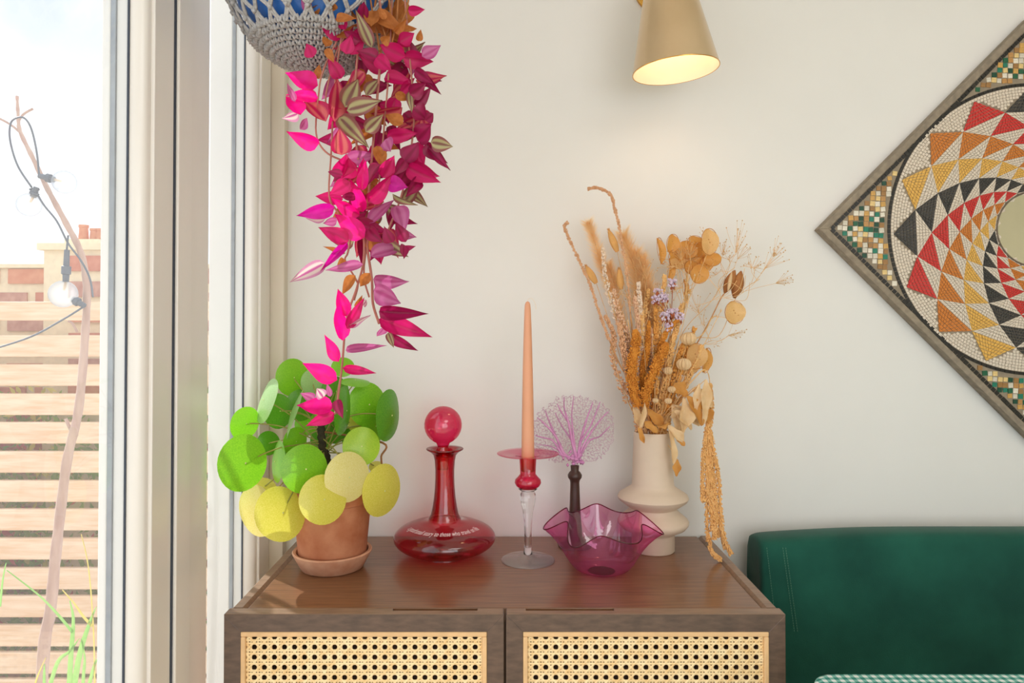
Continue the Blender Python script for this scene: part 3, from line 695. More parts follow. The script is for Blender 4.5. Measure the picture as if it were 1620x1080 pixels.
# ------------------------------------------------------------------ velvet bench
VEL = mat('green velvet', (22, 74, 62), .85, c2=(32, 94, 78), scale=7, sheen=.12, bump=.12, bscale=500, spec=.2)
bn = empty('velvet_bench', (1.4, 1.2, 0), 'dark green velvet bench with a tall padded back', 'bench')
zb_ = P(1400, 846, 1.44).z
m = MB(); nx = 26; bx0 = (1200 - CX) / F * 1.45
vs = []; pr = [(1.455, .44), (1.442, .60), (1.440, zb_ - .03), (1.446, zb_ - .008), (1.462, zb_), (1.50, zb_), (1.535, zb_ - .008), (1.545, zb_ - .03), (1.545, .44)]
xs = [bx0 + .0 , bx0 + .004, bx0 + .012] + [lerp(bx0 + .03, 2.55, i / nx) for i in range(nx + 1)]
for i, x in enumerate(xs):
    ins = (.010, .004, .001)[i] if i < 3 else 0
    for (y, z) in pr:
        dzz = -.013 * max(0, 1 - (x - bx0) / .28) ** 1.5 if z > .6 else 0
        yy = y + (ins if y < 1.48 else -ins); vs.append((x, yy + .002 * math.sin(x * 9 + z * 7) * (z > .5 and y < 1.46), z + dzz - (ins if z > .6 else 0)))
n = len(pr); fs = [tuple(range(n - 1, -1, -1)), tuple((len(xs) - 1) * n + k for k in range(n))]
for i in range(len(xs) - 1):
    for k in range(n - 1): fs.append((i * n + k, i * n + k + 1, (i + 1) * n + k + 1, (i + 1) * n + k)[::-1])
for k in range(1): fs.append(tuple(0 * n + x for x in (0, n - 1)) + tuple((len(xs) - 1) * n + x for x in (n - 1, 0)))
m.add(vs, fs); o = m.build('back_cushion', VEL, bn, True)
b2 = bmesh.new(); b2.from_mesh(o.data); bmesh.ops.recalc_face_normals(b2, faces=b2.faces); b2.to_mesh(o.data); b2.free()
sb = o.modifiers.new('sub', 'SUBSURF'); sb.levels = 1; sb.render_levels = 1
MB().box(bx0, 2.55, 1.06, 1.445, .30, .46).build('seat_cushion', VEL, bn, bevel=.03)
MB().box(bx0 + .02, 2.53, 1.09, 1.54, .0, .30).build('base', mat('dark plinth', (40, 36, 32), .7, .1, 20), bn)
THR = mat('pale green thread', (96, 140, 116), .8, .1, 60)
for u0, u1 in ((1213, 1229), (1243, 1262), (1238.5, 1257)):
    m = MB(); a, b = P(u0, 866, 1.4365), P(u1, 1000, 1.438); N = 34
    for k in range(N):
        m.tube([lerp(a, b, k / N), lerp(a, b, (k + .62) / N)], .0005, 4)
    m.build('stitching', THR, bn, kind='stuff')

# ------------------------------------------------------------------ table with gingham cloth
gm = bpy.data.materials.new('teal gingham'); gm.use_nodes = True; t = gm.node_tree; b_ = t.nodes['Principled BSDF']; b_.inputs['Roughness'].default_value = .8
co = t.nodes.new('ShaderNodeTexCoord'); sx_ = t.nodes.new('ShaderNodeSeparateXYZ'); t.links.new(co.outputs['Object'], sx_.inputs[0])
def stripe(sock):
    a = t.nodes.new('ShaderNodeMath'); a.operation = 'MULTIPLY'; a.inputs[1].default_value = 1 / .0125; t.links.new(sock, a.inputs[0])
    f = t.nodes.new('ShaderNodeMath'); f.operation = 'FRACT'; t.links.new(a.outputs[0], f.inputs[0])
    g_ = t.nodes.new('ShaderNodeMath'); g_.operation = 'GREATER_THAN'; g_.inputs[1].default_value = .5; t.links.new(f.outputs[0], g_.inputs[0]); return g_.outputs[0]
ad = t.nodes.new('ShaderNodeMath'); ad.operation = 'ADD'; t.links.new(stripe(sx_.outputs['X']), ad.inputs[0]); t.links.new(stripe(sx_.outputs['Y']), ad.inputs[1])
hf = t.nodes.new('ShaderNodeMath'); hf.operation = 'MULTIPLY'; hf.inputs[1].default_value = .5; t.links.new(ad.outputs[0], hf.inputs[0])
rp = t.nodes.new('ShaderNodeValToRGB'); rp.color_ramp.interpolation = 'CONSTANT'
rp.color_ramp.elements[0].color = lin((238, 244, 240)); e = rp.color_ramp.elements.new(.3); e.color = lin((128, 192, 180)); rp.color_ramp.elements[-1].position = .8; rp.color_ramp.elements[-1].color = lin((34, 132, 118))
t.links.new(hf.outputs[0], rp.inputs[0]); t.links.new(rp.outputs[0], b_.inputs['Base Color'])
TZ = .755; TYF = P(1500, 1062, 1).z; TYF = (1.26 - TZ) / (1.26 - TYF)
tx0 = (1268 - CX) / F * TYF
def rr_(x0, x1, y0, y1, r, z, n=8):
    o = []
    for cx_, cy_, a0 in ((x1 - r, y1 - r, 0), (x0 + r, y1 - r, 90), (x0 + r, y0 + r, 180), (x1 - r, y0 + r, 270)):
        for k in range(n + 1): a = R(a0 + 90 * k / n); o.append((cx_ + r * math.cos(a), cy_ + r * math.sin(a), z))
    return o
tb = empty('dining_table', (1.1, .55, 0), 'dining table hidden beneath the gingham cloth by the bench', 'table')
MB().prism([p[:2] for p in rr_(tx0 + .012, 1.745, .155, TYF - .01, .04, 0)], TZ - .032, TZ - .004).build('table_top', WTOP, tb)
for x in (tx0 + .06, 1.69):
    for y in (.2, TYF - .06): MB().box(x - .025, x + .025, y - .025, y + .025, 0, TZ - .032).build('leg', WTOP, tb)
cl = []
L0 = rr_(tx0 + .012, 1.745, .155, TYF - .008, .03, TZ); L1 = rr_(tx0 + .003, 1.757, .143, TYF, .038, TZ - .004); L2 = rr_(tx0, 1.76, .14, TYF + .003, .04, TZ - .014)
L3 = [(x + .008 * math.sin(i * 1.3) * (1 if x > 1 else -1), y + .006 * math.sin(i * 1.7), TZ - .20) for i, (x, y, z) in enumerate(rr_(tx0 - .004, 1.766, .134, TYF + .007, .045, 0))]
n = len(L0); m = MB(); m.add(L0 + L1 + L2 + L3, [tuple(range(n))] + [(j * n + n + i, j * n + n + (i + 1) % n, j * n + (i + 1) % n, j * n + i) for j in range(3) for i in range(n)])
tag(m.build('tablecloth', gm, None, True, autosm=60), 'teal and white gingham cloth at the lower right corner', 'tablecloth')
# ------------------------------------------------------------------ dried bouquet: every stem is a thing of its own
YV = 1.475
def CA(x, y, d=0): return P(860 + x / 3.6, 280 + y / 3.6, YV + d)
def CB(x, y, d=0): return P(940 + x / 3, 540 + y / 3, YV + d)
def CE(x, y, d=0): return P(1020 + x / 6, 340 + y / 6, YV + d)
def vb(dx=0, d=0): return P(1032 + dx, 728, YV + d)
def vm(dx=0, d=0): return P(1032 + dx, 682, YV + d)
STRAW = mat('dry straw stem', (224, 182, 124), .8, .15, 80); BROWNST = mat('brown dry stem', (190, 138, 90), .85, .2, 80)
TAN = mat('fluffy tan plume', (252, 220, 168), .9, c2=(255, 236, 200), scale=60, trans=.55)
RUST = mat('rust amaranth', (192, 116, 34), .9, c2=(222, 150, 56), scale=90)
ROPE = mat('pinkish brown rope spike', (204, 152, 110), .9, c2=(224, 178, 138), scale=120)
TASS = mat('golden tassel', (222, 166, 98), .9, c2=(238, 190, 124), scale=90)
HON = mat('honesty seed disc', (236, 182, 106), .4, c2=(252, 218, 158), scale=30, trans=.45)
CRM = mat('cream papery leaf', (230, 194, 142), .8, c2=(244, 218, 176), scale=40, trans=.25)
OCH = mat('ochre papery leaf', (208, 142, 62), .8, c2=(222, 166, 90), scale=40, trans=.25)
LAV = mat('lilac statice bloom', (206, 184, 206), .9, c2=(226, 208, 224), scale=120); WHT = mat('off white floret', (228, 206, 184), .9, .06, 60)
GYP = mat('tiny tan floret', (208, 170, 118), .9, .12, 60); NIG = mat('brown seed pod', (150, 92, 44), .7, c2=(176, 116, 62), scale=50)
def dried(name, label, group=None, at=None):
    b = vb() if at is None else at
    return empty(name, b, label, 'dried flower', group)
def hairs(m, path, rad, n, ln, wd, lean=.6, rnd=None):
    rnd = rnd or random
    N = len(path)
    for _ in range(n):
        t = rnd.random() * (N - 1); i = min(int(t), N - 2); p = lerp(path[i], path[i + 1], t - i); d = (path[i + 1] - path[i]).normalized()
        u = d.orthogonal().normalized(); a = rnd.uniform(0, 2 * math.pi); s = (u * math.cos(a) + d.cross(u) * math.sin(a))
        rr = rad(t / (N - 1)); st = p + s * rr * rnd.uniform(.0, .55); e = st + (s * (1 - lean) + d * lean).normalized() * ln * rnd.uniform(.6, 1.15)
        w_ = d.cross(s).normalized() * wd
        m.add([st - w_, st + w_, e], [(0, 1, 2)]); w2 = (e - st).cross(w_).normalized() * wd; m.add([st - w2, st + w2, e], [(0, 1, 2)])
def beads(m, path, rad, n, r0, r1, ln=1.4, rnd=None):
    rnd = rnd or random; N = len(path)
    for _ in range(n):
        t = rnd.random() * (N - 1); i = min(int(t), N - 2); p = lerp(path[i], path[i + 1], t - i); d = (path[i + 1] - path[i]).normalized()
        u = d.orthogonal().normalized(); a = rnd.uniform(0, 2 * math.pi); s = (u * math.cos(a) + d.cross(u) * math.sin(a))
        m.blob(p + s * rad(t / (N - 1)) * rnd.uniform(.55, 1), rnd.uniform(r0, r1), s * .7 + d, ln)
def stemtube(o, pts, r=.0012, mt=None, name='stem'):
    s = spline(pts, 7); m = MB(); m.tube(s, [lerp(r, r * .7, i / (len(s) - 1)) for i in range(len(s))], 6); m.build(name, mt or STRAW, o, True); return s
# two rope-like amaranth spikes
def rope(label, pts, base):
    o = dried('amaranth_spike', label); s = stemtube(o, [vb(*base)] + pts, .0016, BROWNST); k = int(len(s) * .30); h = s[k:]
    m = MB(); m.tube(h, .0016, 6); beads(m, h, lambda t: .0026 + .0008 * math.sin(t * 60), 620, .0012, .0021); m.build('spike', ROPE, o, kind='stuff')
rope('tall thin rope-like dried spike with a hooked tip, tallest in the vase', [CA(545, 1240, -.01), CA(505, 900, -.02), CA(480, 600, -.02), CA(440, 330, -.02), CA(405, 180, -.02), CA(380, 100, -.02), CA(310, 62, -.02), CA(252, 68, -.02)], (-2, -.01))
rope('thin rope-like dried spike leaning far left, with a curled tip', [CA(520, 1240, -.02), CA(430, 1060, -.03), CA(360, 890, -.03), CA(310, 750, -.03), CA(260, 600, -.03), CA(200, 470, -.03), CA(140, 340, -.03), CA(118, 280, -.03), CA(138, 258, -.03)], (-12, -.01))
# plumes
def plume(label, pts, base, rmax, n=1500, ln=.012, mt=TAN, lean=.62, name='grass_plume', head=.42):
    o = dried(name, label); s = stemtube(o, [vb(*base)] + pts, .0012); h = s[int(len(s) * (1 - head)):]
    m = MB(); prf = lambda t: rmax * (math.sin(math.pi * min(1, .08 + t * .92)) ** .6)
    hairs(m, h, prf, n, ln, .00032, lean); m.build('plume', mt, o, kind='stuff'); return o
plume('fluffy tan grass plume beside the hooked spike, on its left', [vm(-14, .02), CA(500, 1000, .02), CA(380, 650, .02), CA(310, 430, .02), CA(255, 265, .02)], (-8, .01),   .011, 1700, .022, lean=.5, head=.42)
plume('large fluffy tan plume right of the hooked spike', [vm(-6, .03), CA(600, 1050, .03), CA(560, 720, .03), CA(510, 500, .03), CA(455, 330, .03)], (-3, .02), .018, 2600, .030, lean=.5, head=.55)
plume('small fluffy plume low behind the lilac statice', [vm(0, .02), CA(640, 1000, .02), CA(620, 760, .02), CA(590, 600, .02), CA(560, 460, .02)], (2, .02), .016, 1700, .026, lean=.5, head=.55)
plume('soft tan plume leaning right behind the big plume', [vm(-1, .03), CA(640, 1000, .03), CA(600, 760, .03), CA(560, 600, .03), CA(530, 430, .03)], (0, .02), .014, 2000, .026, lean=.5, head=.5)
plume('soft tan plume low beside the left leaning spike', [vm(-12, .02), CA(500, 1000, .02), CA(440, 800, .02), CA(400, 600, .02), CA(370, 500, .02)], (-9, .02), .010, 1500, .02, lean=.5, head=.5)
def bunny(label, c0, c1, base):
    o = dried('bunny_tail_grass', label); a, b = CA(*c0, .0), CA(*c1, .0)
    stemtube(o, [vb(*base), vm(base[0] * 1.6, .01), lerp(vm(base[0] * 1.6), a, .55) + Vector((.006, 0, 0)), a], .0008)
    pa = [lerp(a, b, i / 8) for i in range(9)]; m = MB(); r = lambda t: .0095 * math.sin(math.pi * min(1, .12 + .86 * t)) ** .7
    m.tube(pa, [r(i / 8) * .8 for i in range(9)], 8); hairs(m, pa, lambda t: r(t) * 1.1, 600, .006, .0003, .7); m.build('seed_head', mat('bunny tail buff', (222, 168, 100), .9, .08, 60), o, kind='stuff')
bunny('oval buff bunny tail grass head, topmost of the three', (420, 425), (370, 300), (-5, 0))
bunny('oval buff bunny tail grass head beside the left leaning spike', (300, 605), (240, 505), (-14, 0))
bunny('oval buff bunny tail grass head low against the plumes', (440, 640), (430, 520), (-7, .02))
# pale delphinium and brown dock stalks
def florets(label, pts, base, mt, n, rad, r0, r1, name, head=.5, st=STRAW):
    o = dried(name, label); s = stemtube(o, [vb(*base)] + pts, .0012, st); h = s[int(len(s) * (1 - head)):]
    m = MB(); beads(m, h, lambda t: rad * (1.05 - .75 * t), n, r0, r1, 1.5); m.build('florets', mt, o, kind='stuff'); return o
florets('pale whitish larkspur stalk in front of the left plume', [vm(-12), CA(470, 980, -.01), CA(380, 700, -.02), CA(345, 520, -.02), CA(338, 400, -.02)], (-8, -.01), WHT, 170, .007, .0014, .0030, 'larkspur_stalk', .55)
florets('pale larkspur stalk with pinkish florets left of centre', [vm(-10), CA(500, 1000, -.02), CA(430, 780, -.02), CA(400, 640, -.02)], (-6, -.02), mat('pinkish floret', (224, 182, 148), .9, .1, 60), 240, .0095, .0014, .0032, 'larkspur_stalk', .6)
florets('brown seed stalk low on the left side of the bouquet', [vm(-17), CB(150, 260, -.02), CB(90, 80, -.02), CA(400, 900, -.02), CA(350, 790, -.02)], (-14, -.01), ROPE, 330, .0085, .0014, .0032, 'dock_seed_stalk', .62)
florets('brown seed stalk just left of the rust spikes', [vm(-12, -.01), CB(170, 180, -.03), CA(450, 950, -.03), CA(430, 830, -.03)], (-10, -.01), ROPE, 420, .010, .0014, .0030, 'dock_seed_stalk', .66)
florets('mixed straw coloured seed stalk in the middle of the bouquet', [vm(-2, .0), CB(260, 180, .0), CA(560, 900, .0), CA(600, 640, 0)], (-2, .0), mat('straw seeds', (236, 188, 120), .9, .12, 60), 360, .009, .0014, .0030, 'seed_stalk', .7)
florets('straw coloured seed stalk right of the lilac statice', [vm(8, .0), CB(330, 160, .01), CA(760, 850, .01), CA(830, 640, .01)], (5, .01), mat('straw seeds', (236, 188, 120), .9, .12, 60), 300, .009, .0012, .0026, 'seed_stalk', .6)
# rust coloured celosia
def celosia(label, pts, base, rad):
    o = dried('rust_celosia', label); s = stemtube(o, [vb(*base)] + pts, .0018, BROWNST); h = s[int(len(s) * .36):]
    m = MB(); pr = lambda t: rad * math.sin(math.pi * min(1, .22 + .74 * t)) ** .8
    m.tube(h, [pr(i / (len(h) - 1)) * .6 for i in range(len(h))], 8); beads(m, h, pr, 900, .0012, .0024, 1.3); m.build('spike', RUST, o, kind='stuff')
celosia('fat rust orange velvety spike at the left front of the bouquet', [vm(-9, -.02), CB(195, 260, -.045), CB(180, 140, -.045), CB(200, 0, -.045), CA(520, 870, -.045)], (-6, -.01), .0125)
celosia('rust orange velvety spike slanting right at the centre front', [vm(-3, -.02), CB(245, 260, -.05), CB(290, 130, -.05), CB(330, 40, -.05), CA(700, 945, -.05)], (-2, -.01), .0115)
celosia('slim rust orange spike behind the two fat ones', [vm(-4, -.01), CB(230, 180, -.02), CA(590, 980, -.02), CA(600, 820, -.02)], (-3, .0), .007)
celosia('slim rust orange spike under the lilac statice', [vm(1, -.01), CB(290, 150, -.02), CA(690, 900, -.03), CA(780, 800, -.03)], (0, .0), .006)
# statice
def statice(label, pts, base, spots):
    o = dried('statice_sprig', label); s = stemtube(o, [vb(*base)] + pts, .0013, BROWNST)
    mb_, mc_ = MB(), MB(); tip = s[-1]
    for (x, y) in spots:
        c = CA(x, y, -.03); mb_.tube([s[-6], c], .0008, 5)
        for _ in range(30): mc_.blob(c + jit(.0080), random.uniform(.0020, .0038))
        for _ in range(5): mb_.blob(c + jit(.006) - Vector((0, 0, .006)), .0028, (0, 0, 1), 2)
    mb_.build('calyx', mat('red brown calyx', (160, 84, 48), .9, .2, 60), o, kind='stuff'); mc_.build('blooms', LAV, o, kind='stuff')
statice('lilac statice sprig at the centre of the bouquet', [vm(2, -.02), CB(300, 100, -.03), CA(700, 880, -.03), CA(750, 790, -.03)], (1, -.01), [(715, 775), (775, 795), (715, 850), (745, 770), (690, 790)])
statice('lilac and yellow statice sprig behind the centre, higher up', [vm(1, -.01), CA(720, 900, -.02), CA(720, 720, -.02)], (0, .0), [(655, 660), (735, 600), (690, 690), (640, 700)])
# honesty branches
def disc_mesh():
    m = MB(); n = 20; vs = [(0, 0, .05)]
    for t in (.55, 1):
        for k in range(n): a = 2 * math.pi * k / n; vs.append((t * math.cos(a) * (1 + .05 * math.sin(2 * a + 1)), t * math.sin(a) * (1 + .06 * math.cos(3 * a)), .05 * (1 - t) + .25 * t * math.cos(2 * a)))
    fs = [(0, 1 + k, 1 + (k + 1) % n) for k in range(n)] + [(1 + k, 1 + n + k, 1 + n + (k + 1) % n, 1 + (k + 1) % n) for k in range(n)]
    m.add(vs, fs); return m.mesh('seed_disc', HON, True)
DM = disc_mesh(); DM2 = DM.copy(); DM2.materials[0] = mat('orange honesty disc', (226, 158, 70), .45, c2=(240, 184, 104), scale=30, trans=.4)
RIMM = MB(); RIMM.tube([(math.cos(2 * math.pi * k / 24), math.sin(2 * math.pi * k / 24), 0) for k in range(25)], .035, 4, False)
for k in range(4): RIMM.blob((random.uniform(-.4, .4), random.uniform(-.5, .5), .05), .06)
RIMM = RIMM.mesh('disc_rim', mat('honesty rim', (196, 132, 62), .7, .15, 60))
def disc(o, c, rx, ry, ang, mpx, yaw=0):
    d = bpy.data.objects.new('seed_disc', DM if rx * ry > 230 else DM2); col.objects.link(d); d.parent = o
    M = Matrix.Rotation(R(yaw), 4, 'Z') @ Matrix.Rotation(R(ang), 4, 'Y') @ Matrix.Rotation(R(90), 4, 'X')
    d.matrix_local = Matrix.Translation(c - o.location) @ M @ Matrix.Diagonal((rx * mpx, ry * mpx, .02, 1))
    r_ = bpy.data.objects.new('disc_rim', RIMM); col.objects.link(r_); r_.parent = d
def honesty(label, pts, base, discs):
    o = dried('honesty_branch', label); s = stemtube(o, [vb(*base)] + pts, .0013)
    tw = MB()
    for (c, rx, ry, a, yw) in discs:
        disc(o, c, rx, ry, a, MPP(YV), yw); tw.tube(spline([s[random.randrange(len(s) - 9, len(s) - 1)], c + Vector((0, .002, -.012)), c], 4), .0006, 4)
    tw.build('twigs', STRAW, o, kind='stuff')
honesty('honesty branch with the cluster of translucent seed discs at the top', [vm(6), CB(330, 60, .0), CA(800, 760, .0), CA(820, 480, .0)], (4, .0),
        [(CE(615, 255, -.02), 14, 21, 0, 10), (CE(265, 270, -.01), 10.5, 15, 10, 15), (CE(155, 340, -.01), 7.5, 21, -12, 30), (CE(480, 260, .01), 15, 11, 0, 20), (CE(400, 330, .0), 16, 14, 20, 0), (CE(645, 420, .0), 13, 11, 0, -20), (CE(520, 560, -.01), 14, 15, 10, 0),
         (CE(330, 440, .0), 20, 12, 0, 25), (CE(250, 540, .0), 6, 15, 8, 20), (CE(540, 330, .01), 16, 12, 0, 10), (CE(400, 450, .01), 14, 10, 30, 0), (CE(385, 690, .01), 5, 14, 0, 30), (CE(330, 360, .01), 15, 13, 0, -15), (CE(470, 400, .012), 17, 13, 10, 15), (CE(580, 470, .01), 12, 12, 0, 20), (CE(450, 500, .0), 13, 11, 30, 10), (CE(290, 400, -.005), 14, 12, 0, 30)])
honesty('honesty branch with one pale round seed disc at far right', [vm(12), CB(380, 60, -.01), CA(900, 900, -.01), CA(960, 800, -.01), CE(700, 970, -.01)], (9, .0), [(CE(855, 925, -.015), 16, 18, 0, 5)])
honesty('honesty branch with big pale discs low on the right', [vm(14), CB(430, 150, -.01), CB(470, 110, -.01)], (10, -.01), [(CB(485, 70, -.015), 17, 20, 0, 8), (CB(535, 90, -.0), 9, 20, 12, 30), (CB(440, 110, .0), 20, 17, 0, 0), (CB(450, 40, .01), 17, 14, 0, 0)])
# nigella pod
o = dried('nigella_pod', 'brown split seed pod with wiry bracts at the upper right'); stemtube(o, [vb(8), vm(14), CB(420, 60, .0), CA(850, 980, 0), CA(940, 830, 0), CA(1010, 690, 0), CA(1050, 640, 0)], .0018, BROWNST)
for a, b_, w_ in ((CA(1030, 660), CA(1090, 530), .011), (CA(1085, 690), CA(1125, 535), .0125)):
    pa = [lerp(a, b_, i / 8) for i in range(9)]; MB().tube(pa, [max(.0006, w_ * math.sin(math.pi * (.06 + .9 * i / 8))) for i in range(9)], 10).build('pod', NIG, o, True)
pa = [lerp(CA(1050, 650, -.012), CA(1072, 540, -.012), i / 6) for i in range(7)]; MB().tube(pa, [max(.0006, .0042 * math.sin(math.pi * (.1 + .85 * i / 6))) for i in range(7)], 8).build('pod_core', CRM, o, True)
m = MB()
for x0, y0, x1, y1, x2, y2 in ((1010, 690, 1000, 590, 1090, 515), (1020, 690, 1110, 640, 1145, 520), (1030, 690, 1130, 660, 1150, 560), (1000, 680, 920, 720, 860, 725), (1010, 660, 960, 600, 930, 560), (1040, 690, 1150, 700, 1175, 600), (1000, 640, 1060, 600, 1130, 640), (980, 700, 1050, 660, 1100, 590)):
    m.tube(spline([CA(x0, y0, -.01), CA(x1, y1, -.016), CA(x2, y2, -.012)], 6), .0006, 4)
m.build('bracts', STRAW, o, kind='stuff')
# gypsophila
def gyp(label, trunk, tips, base):
    o = dried('gypsophila_spray', label); s = stemtube(o, [vb(*base)] + trunk, .0008); tw, fl = MB(), MB()
    for (x, y, n, sp) in tips:
        c = CA(x, y, random.uniform(-.01, .02)); st = s[random.randrange(len(s) - 8, len(s))]; bs = lerp(st, c, .72) + jit(.004); tw.tube(spline([st, lerp(st, bs, .5) + jit(.006), bs], 4), .00045, 4)
        for _ in range(n):
            e = c + Vector((random.gauss(0, sp), random.gauss(0, sp * .5), random.gauss(0, sp))); tw.tube([bs, lerp(bs, e, .6) + jit(.002), e], .0003, 3); fl.blob(e, random.uniform(.0010, .0018))
    tw.build('twigs', STRAW, o, kind='stuff'); fl.build('florets', GYP, o, kind='stuff')
gyp('fine gypsophila spray reaching furthest right', [vm(16), CB(450, 20, .0), CA(1000, 900, .0), CA(1100, 680, .0), CA(1230, 580, 0)], [(1340, 410, 16, .009), (1330, 450, 10, .009), (1400, 590, 14, .008), (1215, 500, 12, .010), (1170, 480, 14, .008)], (10, .0))
gyp('fine gypsophila spray rising behind the seed discs', [vm(12, .01), CB(400, 0, .01), CA(960, 700, .01), CA(1050, 540, .01)], [(1130, 330, 18, .010), (1030, 400, 18, .010), (1060, 450, 14, .010), (1150, 390, 10, .008), (900, 330, 8, .008), (960, 560, 10, .012)], (8, .01))
gyp('tiny floret spray woven through the cluster of seed discs', [vm(7, .0), CB(340, 40, -.01), CA(800, 700, -.02), CA(830, 500, -.03)], [(760, 400, 26, .010), (830, 390, 26, .012), (860, 460, 20, .012), (700, 500, 20, .008), (800, 520, 14, .014), (760, 640, 14, .012), (680, 620, 14, .010)], (5, .0))
gyp('fine gypsophila spray low at the right of the discs', [vm(14, .0), CB(430, 90, .0), CA(900, 960, .0), CA(960, 930, 0)], [(1100, 900, 8, .010), (1130, 890, 6, .006), (900, 800, 12, .014), (860, 700, 14, .014), (1000, 960, 5, .006)], (12, .0))
gyp('fine gypsophila spray among the plumes at the left', [vm(-4, -.01), CB(240, 60, -.03), CA(560, 820, -.03)], [(560, 640, 14, .014), (500, 700, 16, .016), (600, 740, 14, .014), (460, 640, 10, .012), (580, 480, 10, .012), (540, 560, 10, .012)], (-3, -.01))
# round ribbed scabiosa heads
def scab(label, c, r, base, grp=None):
    o = dried('scabiosa_head', label, grp); stemtube(o, [vb(*base), vm(base[0] * 1.4), lerp(vm(base[0] * 1.4), c, .6), c], .0008); m = MB(); n = 14; vs = []; fs = []
    for i in range(9):
        ph = math.pi * i / 8
        for k in range(2 * n):
            a = math.pi * k / n; rr = r * (1 + (.12 if k % 2 else -.08)) * max(.03, math.sin(ph)); vs.append(c + Vector((rr * math.cos(a), rr * math.sin(a), -r * .9 * math.cos(ph))))
    for i in range(8):
        for k in range(2 * n): k2 = (k + 1) % (2 * n); fs.append((i * 2 * n + k, i * 2 * n + k2, (i + 1) * 2 * n + k2, (i + 1) * 2 * n + k))
    m.add(vs, fs); m.build('ribbed_head', CRM, o)
scab('round cream ribbed seed head, highest of the cream heads', CA(825, 920, -.03), .0145, (8, -.01))
scab('round cream ribbed seed head just below the highest one', CB(425, 108, -.04), .0135, (9, -.02))
scab('small cream ribbed seed head beside the rust spike', CB(350, 138, -.04), .0085, (6, -.02))
scab('small cream ribbed seed head above the vase rim', CB(368, 228, -.04), .0075, (6, -.02))
scab('tiny cream seed head at the centre above the vase', CB(290, 280, -.04), .006, (2, -.02))
scab('tiny cream seed head at the right above the vase', CB(352, 282, -.04), .0065, (5, -.03))
# crumpled dry leaves
def crinkle(name, label, A_, B_, wd, mt, curl=.3, seed=1, stemto=None):
    rnd = random.Random(seed); L = (B_ - A_).length; ax = (B_ - A_).normalized(); nrm = (Vector((0, -1, 0)) + jit(.5)).normalized(); nrm = (nrm - ax * nrm.dot(ax)).normalized(); sd_ = ax.cross(nrm); m = MB(); nu, nv = 9, 4; vs = []; fs = []
    for i in range(nu + 1):
        t = i / nu; h = wd * (math.sin(math.pi * (.06 + .9 * t)) ** .8) * (1 + .25 * math.sin(t * 9 + seed))
        for j in range(nv + 1):
            s = (j / nv - .5); tw = curl * math.sin(t * 4 + seed)
            vs.append(A_ + ax * L * t + (sd_ * math.cos(tw) + nrm * math.sin(tw)) * s * h + nrm * (curl * L * .25 * math.sin(math.pi * t) + abs(s) * h * .7 + .12 * h * math.sin(7 * t + j * 2 + seed)))
    for i in range(nu):
        for j in range(nv): a = i * (nv + 1) + j; fs.append((a, a + 1, a + nv + 2, a + nv + 1))
    m.add(vs, fs)
    o = empty(name, A_, label, 'dried leaf'); m.build('blade', mt, o, True)
    MB().tube(spline([stemto or vm(random.uniform(-14, 14)), lerp(stemto or vm(4), A_, .5) + Vector((0, -.004, .006)), A_], 4), .0007, 4).build('stalk', STRAW, o)
for lab, a, b_, wd, mt, sd_ in [('cream crumpled dry leaf hanging over the vase rim, longest one', (350, 400), (375, 580), 34, CRM, 1), ('cream crumpled dry leaf curling at right rim of the vase', (350, 400), (425, 480), 40, CRM, 2), ('broad cream leaf right of the seed heads above the rim', (425, 270), (420, 430), 60, CRM, 3),
        ('cream folded leaf second from the tassel stem', (500, 200), (480, 340), 34, CRM, 4), ('cream folded leaf touching the tassel stem', (530, 180), (520, 390), 46, CRM, 5), ('ochre dry leaf lying across the vase rim', (240, 380), (300, 430), 36, OCH, 6), ('ochre dry leaf pointing down over the left rim', (215, 400), (238, 482), 26, OCH, 7),
        ('narrow cream leaf standing at the left above the rim', (215, 420), (240, 290), 26, CRM, 8), ('small ochre leaf at the rim centre', (300, 400), (355, 385), 30, OCH, 9), ('ochre seed leaf dangling lowest beside the vase neck', (395, 560), (390, 640), 34, OCH, 10), ('broad tan leaf behind the cream leaves', (380, 330), (460, 420), 70, CRM, 11),
        ('tan dry leaf below the big seed discs', (440, 260), (510, 400), 60, OCH, 12), ('small ochre leaf tip by the curled cream leaf', (390, 460), (430, 495), 26, OCH, 13)]:
    crinkle('dry_leaf', lab, CB(*a, -.045), CB(*b_, -.05), wd / 3 * MPP(YV), mt, .35, sd_)
